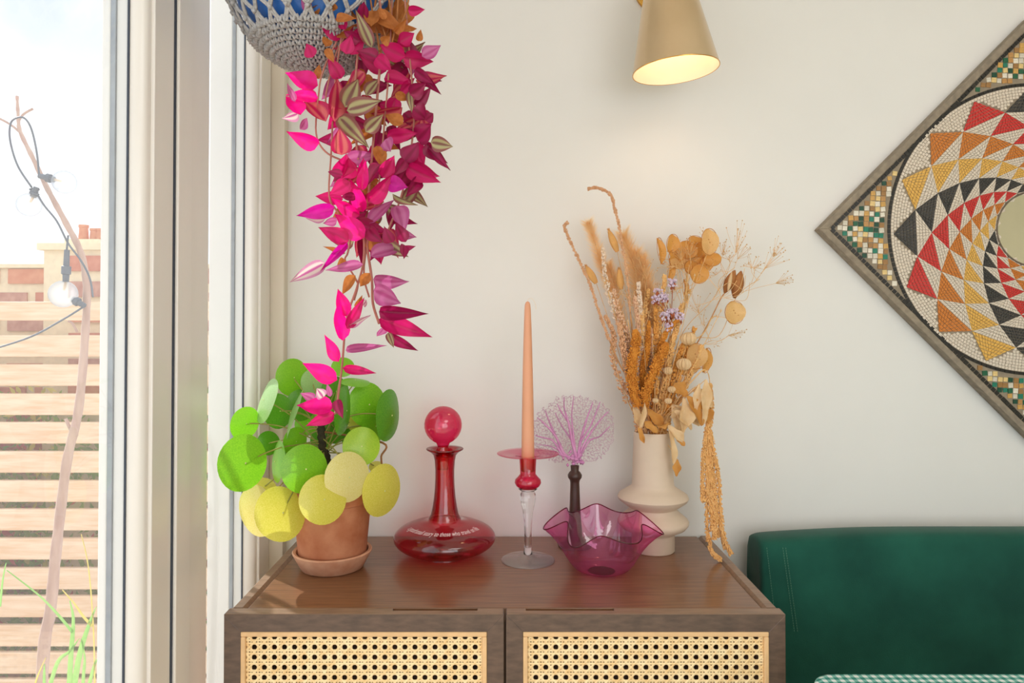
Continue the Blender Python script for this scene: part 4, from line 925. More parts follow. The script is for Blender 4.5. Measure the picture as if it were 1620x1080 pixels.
# filler: thin straw stems between the heads
for k, (x, y, bx_, lab) in enumerate([(700, 720, -2, 'thin pale straw stalk crossing the centre'), (620, 900, 4, 'thin pale straw stalk slanting left at the centre'), (1010, 760, 10, 'thin pale straw stalk reaching to the right'), (860, 560, 6, 'thin straight straw stalk under the top discs'), (480, 820, -8, 'thin straw stalk on the left side')]):
    o = dried('straw_stalk', lab); e = CA(x, y, -.03); stemtube(o, [vb(bx_), vm(bx_ * 1.4, -.02), lerp(vm(bx_ * 1.4, -.03), e, .6), e], .0009)
    MB().blob(e, .0022, (0, 0, 1), 2).build('bud', CRM, o)
SEEDM = [mat('straw seeds', (236, 188, 120)), mat('pinkish floret', (224, 182, 148)), ROPE, WHT, mat('ochre seeds', (222, 160, 80), .9, .15, 60)]
for k, (x, y, bx_, rad, mi, lab) in enumerate([(560, 760, -6, .010, 0, 'dense straw seed stalk between plumes and rust spikes'), (470, 860, -11, .011, 1, 'dense pinkish seed stalk at the left of the bouquet'), (640, 700, -1, .010, 4, 'dense ochre seed stalk left of the lilac statice'), (790, 720, 4, .009, 0, 'dense straw seed stalk behind the lilac statice'),
        (860, 860, 8, .010, 4, 'dense ochre seed stalk left of the cream heads'), (410, 780, -13, .009, 1, 'pinkish seed stalk nearest the left leaning spike'), (690, 560, 2, .009, 0, 'tall straw seed stalk under the top discs'), (540, 600, -5, .009, 3, 'whitish seed stalk over the big plume'), (900, 960, 11, .010, 0, 'short straw seed stalk by the low discs'), (610, 860, 0, .010, 2, 'brown seed stalk deep in the bouquet centre'), (740, 900, 5, .010, 0, 'straw seed stalk directly below the lilac statice'), (520, 680, -7, .010, 1, 'pinkish seed stalk standing in the big plume'), (800, 940, 7, .010, 4, 'ochre seed stalk touching the highest cream head'), (440, 940, -14, .010, 2, 'brown seed stalk lowest on the left')]):
    florets(lab, [vm(bx_ * 1.3, -.005), lerp(vm(bx_ * 1.3, -.01), CA(x, y, -.01), .5) + Vector((.004 * (k % 3 - 1), 0, 0)), CA(x, y, -.012)], (bx_, 0), SEEDM[mi], 520, rad, .0016, .0036, 'seed_stalk', .7)
for lab, a_, b_, wd, mt, sd_ in [('large cream leaf fanning out right above the rim', (440, 300), (500, 400), 80, CRM, 21), ('cream leaf arching behind the tassel stem', (470, 220), (560, 310), 70, CRM, 22), ('cream leaf lying over the bouquet base at centre right', (370, 300), (430, 340), 70, CRM, 23), ('ochre leaf tucked in under the cream heads', (380, 200), (440, 260), 60, OCH, 24), ('cream leaf hanging straight above the right rim', (400, 340), (405, 450), 60, CRM, 25), ('pale leaf at the left foot of the bouquet', (190, 300), (215, 400), 44, CRM, 26), ('ochre leaf crossing the stems over the rim', (250, 320), (330, 400), 46, OCH, 27), ('tan leaf beside the tassel top', (500, 300), (545, 390), 50, OCH, 28)]:
    crinkle('dry_leaf', lab, CB(*a_, -.03), CB(*b_, -.035), wd / 3 * MPP(YV), mt, .4, sd_)
# hanging tassel
o = dried('amaranth_tassel', 'golden hanging amaranth tassel trailing down onto the cabinet')
TP = lambda x, y, d=-.03: CB(x, y, d)
s = stemtube(o, [vb(8), vm(16, -.01), CB(400, 270, -.03), CB(480, 170, -.035), CB(525, 135, -.03), CB(548, 190, -.03), CB(545, 380, -.03), CB(545, 450, -.03)], .0014)
for pts in ([(543, 380), (520, 520), (515, 700), (520, 760)], [(545, 400), (545, 560), (535, 760), (540, 920), (560, 1000), (600, 1035)], [(548, 420), (560, 560), (575, 720), (575, 860), (570, 940)], [(550, 430), (575, 560), (590, 650), (600, 800), (615, 930), (650, 1010)], [(545, 420), (560, 640), (590, 840), (625, 985)], [(545, 420), (535, 600), (550, 780), (590, 930)], [(547, 200), (556, 290), (550, 400)], [(545, 430), (550, 600), (560, 760), (560, 900)]):
    h = spline([TP(x, y, -.03 - .045 * max(0, (y - 600) / 430) + random.uniform(-.006, .004)) for x, y in pts], 8); h = [Vector((p.x, p.y, max(p.z, ZS + .006))) for p in h]
    m = MB(); m.tube(h, .0022, 6); beads(m, h, lambda t: .0046, 420, .0013, .0024); m.build('strand', TASS, o, kind='stuff')

# ------------------------------------------------------------------ hanging crochet basket with a trailing plant
YB_ = 1.17; q = MPP(YB_); BC = P(503, -27, YB_); RB = 140 * q
CORD = mat('grey cotton cord', (172, 170, 169), .9, .16, 240, bump=.5, bscale=500)
bk = empty('crochet_hanger', (BC.x, BC.y, BC.z - RB), 'grey crocheted cord basket hanging in front of the window', 'hanging basket')
def sph(pa, az, k=1.0):     # polar angle from the bottom
    return BC + Vector((RB * k * math.sin(pa) * math.cos(az), RB * k * math.sin(pa) * math.sin(az), -RB * k * .98 * math.cos(pa)))
m = MB(); NS = 24
pas = [R(a_) for a_ in (42, 53, 64, 75, 87, 99)]
for j in range(len(pas) - 1):
    for i in range(NS):
        az = 2 * math.pi * (i + .5 * (j % 2)) / NS; st = math.pi / NS
        for sg in (-1, 1):
            a = sph(pas[j], az); b_ = sph(pas[j + 1], az + sg * st); c = sph((pas[j] + pas[j + 1]) / 2, az + sg * st * .62, 1.012)
            for off in (-.0018, .0018):
                u = Vector((math.cos(az + 1.57), math.sin(az + 1.57), 0)) * off
                m.tube(spline([a + u, c + u, b_ + u], 3), .0023, 5)
        for k in range(3): m.blob(sph(pas[j], az, 1.02) + jit(.0018), .0048)
m.build('net', CORD, bk, True, kind='stuff')
m = MB(); rows = 11
for j in range(rows):
    pa = R(4) + R(39) * j / (rows - 1); n = max(7, int(2 * math.pi * RB * math.sin(pa) / .0098))
    for i in range(n):
        az = 2 * math.pi * (i + .5 * (j % 2)) / n; st = math.pi / n; dp = R(39) / (rows - 1)
        for sg in (-1, 1):
            m.tube([sph(pa - dp * .1, az, 1.0), sph(pa + dp * .45, az + sg * st * .75, 1.03 + random.uniform(-.012, .016)), sph(pa + dp * 1.05, az + sg * st * .15, 1.0)], [.0023, .0029, .0021], 5)
m.build('dense_crochet', CORD, bk, True, kind='stuff')
m = MB(); m.tube([sph(R(100), 2 * math.pi * k / 40) for k in range(41)], .004, 6, False); m.build('rim_cord', CORD, bk, True)
top = Vector((BC.x, BC.y, ZC - .03))
for k in range(4): MB().tube([sph(R(100), R(45 + 90 * k)), top], .0022, 6).build('hanging_cord', CORD, bk, True)
MB().tube([top + Vector((0, 0, -.01)), top + Vector((0, 0, .03))], .004, 8).build('ceiling_hook', GOLD, bk, True)
tp = empty('trailing_plant', (BC.x, BC.y, BC.z - RB * .93), 'trailing magenta and striped plant spilling from a blue pot', 'hanging plant')
m = MB(); m.lathe((BC.x, BC.y, BC.z), [(.0003, -RB * .90), (RB * .35, -RB * .86)] + [(RB * .93 * math.sin(R(a)), -RB * .91 * math.cos(R(a))) for a in (35, 50, 65, 80, 95)] + [(RB * .89, RB * .06), (RB * .86, -RB * .1), (.001, -RB * .1)], 40, False, False)
m.build('pot', mat('blue plastic pot', (40, 98, 176), .35, c2=(62, 122, 200), scale=8), tp, True)
YT = 1.09
def leafmat(name, c, c2, trans=.35, stripe_=None, rough=.38):
    m_ = mat(name, c, rough, c2=c2, scale=3.2, trans=trans, spec=.45)
    if stripe_:
        t = m_.node_tree; co = t.nodes.new('ShaderNodeTexCoord'); sp_ = t.nodes.new('ShaderNodeSeparateXYZ'); ab = t.nodes.new('ShaderNodeMath'); ab.operation = 'ABSOLUTE'
        sb_ = t.nodes.new('ShaderNodeMath'); sb_.operation = 'SUBTRACT'; sb_.inputs[1].default_value = .5; t.links.new(co.outputs['UV'], sp_.inputs[0]); t.links.new(sp_.outputs['Y'], sb_.inputs[0]); t.links.new(sb_.outputs[0], ab.inputs[0])
        rp = t.nodes.new('ShaderNodeValToRGB'); E = rp.color_ramp.elements; E[0].position = 0; E[0].color = lin(stripe_[0]); E[1].position = .42; E[1].color = lin(stripe_[2])
        for ps, c_ in ((.05, stripe_[0]), (.14, stripe_[1]), (.26, stripe_[1]), (.36, stripe_[2])): e = E.new(ps); e.color = lin(c_)
        t.links.new(ab.outputs[0], rp.inputs[0])
        for n_ in t.nodes:
            if n_.type == 'BSDF_PRINCIPLED': t.links.new(rp.outputs[0], n_.inputs['Base Color'])
            if n_.type == 'BSDF_TRANSLUCENT': t.links.new(rp.outputs[0], n_.inputs['Color'])
    return m_
LM = {'N': leafmat('painted sunlit fuchsia leaf', (236, 8, 116), (248, 16, 150), .5), 'M': leafmat('magenta leaf', (190, 14, 92), (214, 30, 116), .4, ((194, 12, 92), (212, 28, 112), (202, 18, 100))), 'D': leafmat('dark crimson leaf', (140, 12, 66), (168, 22, 86), .35, ((140, 12, 66), (164, 24, 86), (150, 16, 74))),  # N: fuchsia leaf with the glow of the sun put into its colour
      'V': leafmat('mauve pink leaf', (188, 92, 148), (206, 122, 172), .35, ((188, 84, 142), (204, 116, 166), (190, 88, 148))), 'P': leafmat('purple fuchsia leaf', (190, 6, 132), (214, 20, 160), .4),
      'S': leafmat('striped silver green leaf', (120, 90, 70), (140, 110, 80), .25, ((128, 84, 74), (176, 170, 122), (142, 82, 80))), 'R': leafmat('striped pink leaf', (190, 60, 90), (200, 80, 100), .35, ((186, 24, 78), (212, 106, 104), (188, 28, 84))),
      'B': leafmat('dry brown leaf', (170, 98, 40), (196, 124, 62), .3, rough=.7), 'W': leafmat('pale striped leaf', (224, 196, 206), (232, 212, 214), .4, ((190, 90, 150), (228, 214, 206), (206, 140, 176)))}
def leaf_mesh(mt, v):
    m = MB(); nu, nv = 10, 6; vs = []; fs = []; rnd = random.Random(v * 11)
    fold_, curl, wav = (.45, .2, .3), (.14, -.20, .28), (.04, .07, .05)
    for i in range(nu + 1):
        t = i / nu; h = (t ** .6) * ((1 - t) ** 1.22) * 3.15 if 0 < t < 1 else .0
        for j in range(nv + 1):
            s = j / nv - .5; y = s * h; vs.append((t, y, fold_[v % 3] * abs(y) * .9 - curl[v % 3] * t * t + wav[v % 3] * math.sin(t * 8 + j) * abs(s)))
    for i in range(nu):
        for j in range(nv): a = i * (nv + 1) + j; fs.append((a, a + nv + 1, a + nv + 2, a + 1))
    m.add(vs, fs); me = m.mesh('trailing_leaf', mt, True); uv = me.uv_layers.new(name='leaf')
    for lp in me.loops: i, j = divmod(lp.vertex_index, nv + 1); uv.data[lp.index].uv = (i / nu, j / nv)
    return me
LMESH = {(k, v): leaf_mesh(mt, v) for k, mt in LM.items() for v in range(3)}
nleaf = 0
def tleaf(bx_, by_, tx_, ty_, wd, k, d=0, roll=None, dt=None):
    global nleaf
    Y = YT + d; B_ = P(bx_, by_, Y); T_ = P(tx_, ty_, Y + (random.uniform(-.022, .012) if dt is None else dt)); L = (T_ - B_).length; ax = (T_ - B_).normalized()
    view = (CAM - B_).normalized(); n_ = (view - ax * view.dot(ax)).normalized(); ro = random.uniform(-32, 32) if roll is None else roll
    n_ = Matrix.Rotation(R(ro), 3, ax) @ n_; y_ = n_.cross(ax)
    o = bpy.data.objects.new('leaf', LMESH[(k, random.randrange(3))]); col.objects.link(o); o.parent = tp
    M = Matrix((ax, y_, n_)).transposed().to_4x4(); W = wd * MPP(Y) / max(.6, math.cos(R(ro))) * 1.08
    o.matrix_local = Matrix.Translation(B_ - tp.location) @ M @ Matrix.Diagonal((L, W, L, 1)); nleaf += 1
def c4(b, t, w_, k, **a): tleaf(350 + b[0] / 3.856, b[1] / 3.856, 350 + t[0] / 3.856, t[1] / 3.856, w_ / 3.856, k, **a)
def c5(b, t, w_, k, **a): tleaf(420 + b[0] / 4.5, 240 + b[1] / 4.5, 420 + t[0] / 4.5, 240 + t[1] / 4.5, w_ / 4.5, k, **a)
def c6(b, t, w_, k, **a): tleaf(430 + b[0] / 4.153, 420 + b[1] / 4.153, 430 + t[0] / 4.153, 420 + t[1] / 4.153, w_ / 4.153, k, **a)
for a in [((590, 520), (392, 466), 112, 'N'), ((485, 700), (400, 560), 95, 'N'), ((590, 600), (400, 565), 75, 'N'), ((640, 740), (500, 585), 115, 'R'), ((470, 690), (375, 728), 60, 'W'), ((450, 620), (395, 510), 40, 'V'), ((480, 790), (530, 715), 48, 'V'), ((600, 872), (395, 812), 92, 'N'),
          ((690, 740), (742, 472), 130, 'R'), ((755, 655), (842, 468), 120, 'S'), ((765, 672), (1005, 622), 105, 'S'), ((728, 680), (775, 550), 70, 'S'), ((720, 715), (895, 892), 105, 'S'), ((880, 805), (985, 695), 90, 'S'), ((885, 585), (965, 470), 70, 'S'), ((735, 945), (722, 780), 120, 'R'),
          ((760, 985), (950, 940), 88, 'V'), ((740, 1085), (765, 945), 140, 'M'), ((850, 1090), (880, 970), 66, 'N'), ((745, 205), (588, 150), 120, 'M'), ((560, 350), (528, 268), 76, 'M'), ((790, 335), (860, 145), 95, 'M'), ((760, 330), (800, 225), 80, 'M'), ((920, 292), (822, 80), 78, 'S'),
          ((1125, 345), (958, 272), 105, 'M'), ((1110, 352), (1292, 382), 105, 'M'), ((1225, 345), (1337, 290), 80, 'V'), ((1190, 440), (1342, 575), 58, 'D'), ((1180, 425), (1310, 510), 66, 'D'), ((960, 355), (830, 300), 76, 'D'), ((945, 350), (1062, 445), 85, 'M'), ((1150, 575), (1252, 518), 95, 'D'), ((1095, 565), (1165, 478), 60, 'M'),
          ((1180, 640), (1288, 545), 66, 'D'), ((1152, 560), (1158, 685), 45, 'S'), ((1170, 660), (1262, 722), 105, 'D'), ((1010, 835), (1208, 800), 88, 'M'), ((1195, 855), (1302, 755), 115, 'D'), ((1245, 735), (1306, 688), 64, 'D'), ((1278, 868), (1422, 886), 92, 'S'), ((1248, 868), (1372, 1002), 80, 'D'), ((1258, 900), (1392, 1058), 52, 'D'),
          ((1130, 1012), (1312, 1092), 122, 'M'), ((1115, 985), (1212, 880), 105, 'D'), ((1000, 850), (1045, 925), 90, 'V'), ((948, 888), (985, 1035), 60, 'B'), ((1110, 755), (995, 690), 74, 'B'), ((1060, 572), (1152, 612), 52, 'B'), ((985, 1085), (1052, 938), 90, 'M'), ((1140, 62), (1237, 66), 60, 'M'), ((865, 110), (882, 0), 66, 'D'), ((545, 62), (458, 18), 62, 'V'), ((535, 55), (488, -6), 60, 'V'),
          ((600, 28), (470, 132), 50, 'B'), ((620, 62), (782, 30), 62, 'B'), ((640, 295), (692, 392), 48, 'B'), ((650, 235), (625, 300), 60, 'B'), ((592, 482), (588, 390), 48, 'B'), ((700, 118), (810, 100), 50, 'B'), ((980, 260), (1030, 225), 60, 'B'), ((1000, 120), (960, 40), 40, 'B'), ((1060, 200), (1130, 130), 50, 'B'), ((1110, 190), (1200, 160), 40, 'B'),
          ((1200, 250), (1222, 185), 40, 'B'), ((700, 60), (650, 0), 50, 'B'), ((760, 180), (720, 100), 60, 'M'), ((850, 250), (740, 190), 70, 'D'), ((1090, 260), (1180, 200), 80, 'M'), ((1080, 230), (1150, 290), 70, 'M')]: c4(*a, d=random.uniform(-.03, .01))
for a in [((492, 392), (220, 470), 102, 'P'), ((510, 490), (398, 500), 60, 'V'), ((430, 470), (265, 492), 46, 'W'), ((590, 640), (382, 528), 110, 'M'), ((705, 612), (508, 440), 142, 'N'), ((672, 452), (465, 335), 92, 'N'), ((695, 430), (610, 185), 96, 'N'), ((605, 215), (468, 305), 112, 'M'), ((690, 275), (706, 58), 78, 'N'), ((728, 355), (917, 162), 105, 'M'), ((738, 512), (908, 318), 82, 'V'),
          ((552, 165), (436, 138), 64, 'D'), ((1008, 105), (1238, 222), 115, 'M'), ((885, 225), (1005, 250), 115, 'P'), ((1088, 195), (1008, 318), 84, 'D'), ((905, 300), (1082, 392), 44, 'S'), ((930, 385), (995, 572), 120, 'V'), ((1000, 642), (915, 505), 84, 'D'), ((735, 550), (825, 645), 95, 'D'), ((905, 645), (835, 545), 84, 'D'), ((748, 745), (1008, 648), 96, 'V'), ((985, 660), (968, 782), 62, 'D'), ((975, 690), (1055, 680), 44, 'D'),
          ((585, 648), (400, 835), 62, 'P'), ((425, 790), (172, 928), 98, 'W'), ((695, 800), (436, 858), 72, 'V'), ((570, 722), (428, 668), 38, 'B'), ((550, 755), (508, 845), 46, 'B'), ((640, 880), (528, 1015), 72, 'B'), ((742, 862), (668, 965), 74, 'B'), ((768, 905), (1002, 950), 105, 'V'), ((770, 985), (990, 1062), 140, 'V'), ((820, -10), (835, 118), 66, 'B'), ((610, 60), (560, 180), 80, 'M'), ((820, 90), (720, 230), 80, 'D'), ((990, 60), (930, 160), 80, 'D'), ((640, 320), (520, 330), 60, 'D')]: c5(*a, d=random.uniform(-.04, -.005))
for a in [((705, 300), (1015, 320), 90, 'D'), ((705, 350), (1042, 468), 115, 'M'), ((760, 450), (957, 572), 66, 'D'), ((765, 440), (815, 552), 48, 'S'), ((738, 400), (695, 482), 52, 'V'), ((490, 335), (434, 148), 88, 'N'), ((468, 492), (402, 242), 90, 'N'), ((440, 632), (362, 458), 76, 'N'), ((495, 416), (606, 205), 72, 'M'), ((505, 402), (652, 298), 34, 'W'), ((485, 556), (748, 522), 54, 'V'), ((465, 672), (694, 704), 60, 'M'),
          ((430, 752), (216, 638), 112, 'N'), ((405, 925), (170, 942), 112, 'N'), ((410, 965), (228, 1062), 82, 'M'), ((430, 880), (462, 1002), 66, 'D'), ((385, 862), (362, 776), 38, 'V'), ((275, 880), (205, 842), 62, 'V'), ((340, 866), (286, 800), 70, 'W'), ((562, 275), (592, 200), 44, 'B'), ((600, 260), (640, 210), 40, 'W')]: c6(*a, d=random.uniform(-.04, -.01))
# leaves further back in the mass
rb_ = random.Random(21)
bound = [(0, 495, 665), (60, 505, 672), (110, 510, 680), (200, 512, 682), (270, 528, 672), (330, 528, 652), (390, 545, 632)]
for _ in range(140):
    y = rb_.uniform(-12, 60) if rb_.random() < .3 else rb_.uniform(50, 385)
    for (y0, a0, b0), (y1, a1, b1) in zip(bound, bound[1:]):
        if y <= y1: tt = max(0, (y - y0) / (y1 - y0)); lo_, hi_ = lerp(a0, a1, tt), lerp(b0, b1, tt); break
    x = rb_.uniform(lo_ + 14, hi_ - 14); an = rb_.gauss(90, 62); L = rb_.uniform(36, 56); k = rb_.choice('BBBBBMDB' if y < 60 else 'MMDDDVRSSRB')
    tleaf(x, y, x + L * math.cos(R(an)), y + L * math.sin(R(an)) * .8, rb_.uniform(16, 26), k, d=rb_.uniform(.0, .08))
TST = mat('pinkish brown stem', (166, 104, 92), .7, c2=(188, 126, 110), scale=50); WST = mat('dry woody stem', (168, 110, 62), .85, .2, 60)
for pts, r_, mt in [([(600, -10), (604, 60), (598, 140), (590, 230), (584, 300), (579, 370), (588, 440), (590, 480), (600, 512)], 2.3, TST), ([(570, -10), (566, 80), (560, 180), (572, 300), (576, 400), (566, 450), (552, 490), (546, 520), (541, 580), (533, 640), (530, 655)], 2.0, TST),
                    ([(540, 60), (530, 130), (524, 240), (521, 310), (537, 340), (553, 375), (550, 400), (546, 412), (562, 440), (566, 452), (560, 475)], 1.6, TST), ([(545, 40), (512, 110), (504, 150), (500, 210), (515, 240), (545, 255)], 1.5, TST), ([(640, -10), (648, 90), (655, 190), (640, 290), (620, 350), (598, 395), (590, 400)], 1.7, TST),
                    ([(620, 0), (616, 100), (606, 220), (598, 300), (576, 420), (584, 470)], 1.6, TST), ([(560, 0), (548, 50), (530, 90), (515, 160), (530, 190)], 1.6, TST), ([(598, -20), (592, 20), (596, 50), (602, 90)], 1.9, WST), ([(612, -20), (618, 24), (610, 60), (600, 80)], 1.8, WST), ([(630, -20), (628, 30), (620, 70), (612, 110)], 1.7, WST), ([(584, -20), (590, 20), (604, 40), (612, 66)], 1.5, WST), ([(650, -20), (642, 20), (632, 50), (640, 80)], 1.6, WST)]:
    s = spline([P(x, y, YT + random.uniform(.0, .016)) for x, y in pts], 6); MB().tube(s, [r_ * MPP(YT)] * len(s), 6).build('stem', mt, tp, True)
for x0 in (560, 600, 640):     # stems coming over the rim of the pot
    s = spline([P(x0 - 30, -60, YB_ - .03), P(x0 - 10, -50, YB_ - .10), P(x0, -10, YT + .005)], 6); MB().tube(s, .0022, 6).build('stem', WST, tp, True)

# ------------------------------------------------------------------ garden beyond the glass
struct(MB().box(-7, -.58, -3, 9, -.5, -.42).build('ground', mat('garden gravel', (206, 192, 170), .9, c2=(226, 214, 196), scale=14, bump=.4)))
YFN = 3.0; PINE = mat('pale pine slat', (226, 186, 150), .7, c2=(240, 212, 184), scale=5, stretch=(1.5, 8, 14))
fz = lambda py: P(80, py, YFN).z
fn = empty('slatted_fence', (-1.9, YFN, -.42), 'pale pine fence of horizontal slats outside the window', 'fence')
tops = [477, 530, 576, 622, 667, 713, 759, 804, 850, 897, 941, 987, 1030, 1072, 1116]
for i, t_ in enumerate(tops):
    h = 30 if i == 0 else 34
    MB().box(-3.6, -1.0, YFN - .012, YFN + .012, fz(t_ + h), fz(t_)).build('slat', PINE, fn, bevel=.005)
for x in (-3.5, -2.35, -1.1): MB().box(x - .035, x + .035, YFN + .013, YFN + .08, -.42, fz(480)).build('post', PINE, fn)
YBW = 3.34; bz = lambda py: P(80, py, YBW).z
MORT = mat('pale lime mortar', (232, 216, 184), .95, .06, 40); BRK = [mat('red brick', (188, 112, 90), .9, c2=(206, 136, 112), scale=30, bump=.4), mat('mottled brick', (176, 120, 108), .9, c2=(200, 152, 134), scale=30, bump=.4), mat('orange brick', (202, 128, 96), .9, c2=(216, 150, 116), scale=30, bump=.4)]
gw = empty('brick_garden_wall', (-2.1, YBW, -.42), 'red brick garden wall with thick pale mortar behind the fence', 'wall')
MB().box(-3.6, -1.0, YBW, YBW + .2, -.42, bz(424)).build('mortar', MORT, gw)
MB().box(-3.6, -1.0, YBW - .02, YBW + .22, bz(424), bz(418)).build('coping', MORT, gw)
bm_ = [MB().box(-.111, .111, -.012, .05, -.034, .034).mesh('brick', x) for x in BRK]
row = 0
z = bz(437)
while z > -.38:
    x = -3.5 + (.13 if row % 2 else 0)
    while x < -1.1:
        o = bpy.data.objects.new('brick', random.choice(bm_)); col.objects.link(o); o.parent = gw; o.location = Vector((x, YBW + random.uniform(-.003, .004), z)) - gw.location; x += .265
    z -= .109; row += 1
pz_ = P(100, 398, YBW - .03).z; ax_ = P(84, 500, YBW - .03).x
pr_ = empty('brick_pier', (ax_ + .1, YBW - .03, -.42), 'brick pier with pale stone cap at the end of the wall', 'pier')
MB().box(ax_, ax_ + .30, YBW - .10, YBW - .032, -.42, pz_).build('mortar', MORT, pr_); MB().box(ax_ - .02, ax_ + .32, YBW - .12, YBW - .025, pz_, pz_ + .03).build('cap', MORT, pr_)
z = pz_ - .06; r_ = 0
while z > .9:
    o = bpy.data.objects.new('brick', bm_[r_ % 3]); col.objects.link(o); o.parent = pr_; o.location = Vector((ax_ + .21, YBW - .102, z)) - pr_.location; o.scale = (.80, 1, 1); z -= .115; r_ += 1
YCH = 7.0; q = MPP(YCH); cz_ = P(130, 385, YCH); 
chm = empty('chimney', (cz_.x, YCH, -.42), 'red brick chimney stack with orange pots beyond the garden', 'chimney')
MB().box(cz_.x - 22 * q, cz_.x + 26 * q, YCH, YCH + .4, -.42, cz_.z).build('stack', BRK[1], chm); MB().box(cz_.x - 25 * q, cz_.x + 29 * q, YCH - .03, YCH + .43, cz_.z, cz_.z + .04).build('cap', MORT, chm)
for dx, h in ((-12, 26), (6, 20), (16, 20)):
    MB().lathe((cz_.x + dx * q, YCH + .15, cz_.z + .04), [(8 * q, 0), (6.5 * q, h * q * .8), (7.5 * q, h * q * .85), (7.5 * q, h * q), (5 * q, h * q), (5 * q, 0)], 16, False, False).build('chimney_pot', BRK[2], chm, True, autosm=40)
# foliage between fence and wall
def foliage(name, label, n, zr, mt, seed, xr=(-3.0, -1.15)):
    rnd = random.Random(seed); m = MB()
    for _ in range(n):
        c = Vector((rnd.uniform(*xr), rnd.uniform(YFN + .10, YBW - .06), rnd.uniform(*zr))); a = rnd.uniform(0, 6.28); d = Vector((math.cos(a), rnd.uniform(-.4, .4), math.sin(a))).normalized(); L = rnd.uniform(.015, .035); s = d.orthogonal().normalized() * L * .32
        m.add([c - d * L, c + s, c + d * L, c - s], [(0, 1, 2, 3)])
    return tag(m.build(name, mt, None, kind='stuff'), label, 'foliage')
foliage('hedge_foliage', 'fresh green leaves showing through the fence gaps', 3400, (-.30, .95), mat('garden leaf', (120, 160, 60), .6, c2=(160, 190, 84), scale=20, trans=.3), 5)
foliage('yellow_foliage', 'yellow leaves showing through the fence gaps', 800, (-.25, 1.0), mat('yellow garden leaf', (216, 206, 84), .6, c2=(230, 220, 120), scale=20, trans=.3), 6, (-3.0, -1.9))
foliage('red_blossom', 'small red blossoms low behind the fence', 320, (-.1, .75), mat('red petals', (212, 84, 92), .6, c2=(226, 116, 116), scale=20, trans=.3), 8)
# bare sapling with string lights
YS = 1.75; q = MPP(YS)
def S(x, y, d=0): return P(x, y, YS + d)
BARK = mat('pale pinkish bark', (176, 142, 130), .85, c2=(204, 174, 160), scale=40, stretch=(1, 1, .25), bump=.3)
sap = empty('bare_sapling', (S(62, 1130).x, YS, -.42), 'thin bare branch standing outside the window', 'tree')
s = spline([Vector((S(50, 1130).x, YS, -.42)), S(66, 1080), S(80, 965), S(90, 860), S(106, 730), S(124, 650), S(134, 540), S(137, 455), S(128, 400), S(104, 352), S(76, 300), S(52, 250), S(32, 208), S(29, 185), S(27, 152)], 6); N = len(s)
MB().tube(s, [lerp(8.8, 2.2, min(1, max(0, (i / N - .1) / .85)) ** .9) * q + .0006 * math.sin(i * 1.9) for i in range(N)], 9).build('trunk', BARK, sap, True)
for pts, r_ in (([(30, 190), (38, 180), (52, 172)], 1.8), ([(32, 210), (18, 198), (0, 188), (-20, 180)], 1.8), ([(122, 525), (115, 512), (108, 508)], 2), ([(122, 690), (112, 680), (104, 662)], 2.5)):
    MB().tube(spline([S(*p) for p in pts], 5), r_ * q, 6).build('twig', BARK, sap, True)
BLK = mat('grey black cable rubber', (96, 104, 116), .6, .1, 60); BULB = glass('clear bulb glass', (250, 251, 252), (176, 188, 204), 1.3, white_veil=.3)  # bulbs whitened by the same translucent mix so they show
sl = empty('string_lights', S(60, 300), 'festoon string lights with clear bulbs wound round the bare branch', 'string lights')
for pts in ([(62, 278), (58, 240), (50, 205), (40, 188), (28, 186), (17, 195), (16, 222), (28, 262), (50, 296)], [(58, 305), (70, 325), (90, 350), (108, 385), (128, 412), (142, 440), (147, 470)], [(108, 372), (106, 390), (106, 400)], [(134, 484), (100, 505), (50, 532), (-10, 552)], [(60, 305), (48, 300), (52, 298), (62, 300)]):
    MB().tube(spline([S(x, y, -.025) for x, y in pts], 7), 1.5 * q, 6).build('cable', BLK, sl, True)
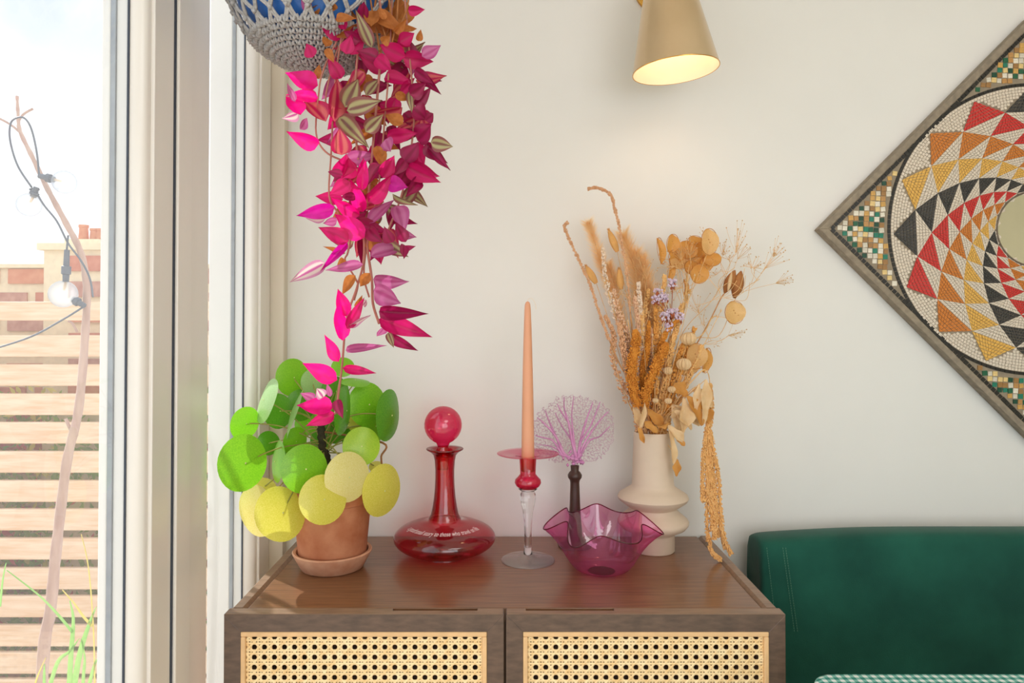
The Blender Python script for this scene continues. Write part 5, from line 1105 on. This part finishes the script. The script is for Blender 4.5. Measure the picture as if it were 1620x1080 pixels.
def bulb(a, b_, c, rb2):
    A_, B_ = S(*a, -.025), S(*b_, -.025); MB().tube([A_, lerp(A_, B_, .5), lerp(A_, B_, .52), lerp(A_, B_, .75), lerp(A_, B_, .77), B_], [4 * q, 4.5 * q, 7 * q, 7 * q, 5 * q, 4.5 * q], 12).build('socket', BLK, sl, True, autosm=40)
    if c:
        o = MB().sphere(S(*c, -.025), rb2 * q, 20, 12).build('bulb', BULB, sl, True)
        MB().tube([B_, lerp(B_, S(*c, -.025), .7)], 2 * q, 6).build('filament_mount', MATS['cream papery leaf'], o)
bulb((62, 278), (86, 284), (102, 288), 18); bulb((58, 296), (52, 312), (46, 324), 18); bulb((106, 395), (104, 446), (100, 465), 21); bulb((134, 484), (115, 473), None, 0)
# tall grass blades
GB = [mat('fresh grass blade', (136, 190, 92), .5, c2=(166, 208, 120), scale=10, trans=.4), mat('yellow grass blade', (212, 196, 92), .5, c2=(224, 204, 120), scale=10, trans=.4)]
gc = empty('ornamental_grass', P(115, 1120, 1.5), 'tall green grass blades outside at the foot of the window', 'grass')
for pts, wd, k in [([(108, 1120), (112, 1040), (116, 980), (110, 950)], 9, 0), ([(112, 1120), (125, 1040), (140, 990), (152, 960)], 10, 0), ([(70, 1120), (90, 1050), (110, 1030), (125, 1010)], 7, 0), ([(130, 1120), (132, 1070), (134, 1040), (128, 1010)], 6, 0), ([(115, 1000), (90, 970), (60, 940), (10, 902)], 5, 0), ([(135, 1120), (142, 1080), (150, 1050), (156, 1040)], 7, 0), ([(146, 990), (132, 975), (118, 955), (98, 933)], 5, 1), ([(150, 1100), (148, 1000), (140, 900), (128, 845)], 2.5, 1), ([(50, 1120), (56, 1080), (72, 1040)], 4, 1), ([(0, 960), (4, 920), (9, 890)], 4, 0), ([(70, 1120), (70, 1070), (70, 1050)], 6, 0)]:
    s = spline([P(x, y, 1.5) for x, y in pts], 6); m = MB(); N = len(s); vs = []
    for i, p in enumerate(s):
        w_ = wd * MPP(1.5) * .5 * (1 - (i / (N - 1)) ** 2 * .95); d = (s[min(i + 1, N - 1)] - s[max(i - 1, 0)]).normalized(); sd_ = d.cross(Vector((0, 1, 0))).normalized(); vs += [p - sd_ * w_, p + Vector((0, .003, 0)), p + sd_ * w_]
    m.add(vs, [f for i in range(N - 1) for f in ((3 * i, 3 * i + 1, 3 * i + 4, 3 * i + 3), (3 * i + 1, 3 * i + 2, 3 * i + 5, 3 * i + 4))]); m.build('blade', GB[k], gc, True)
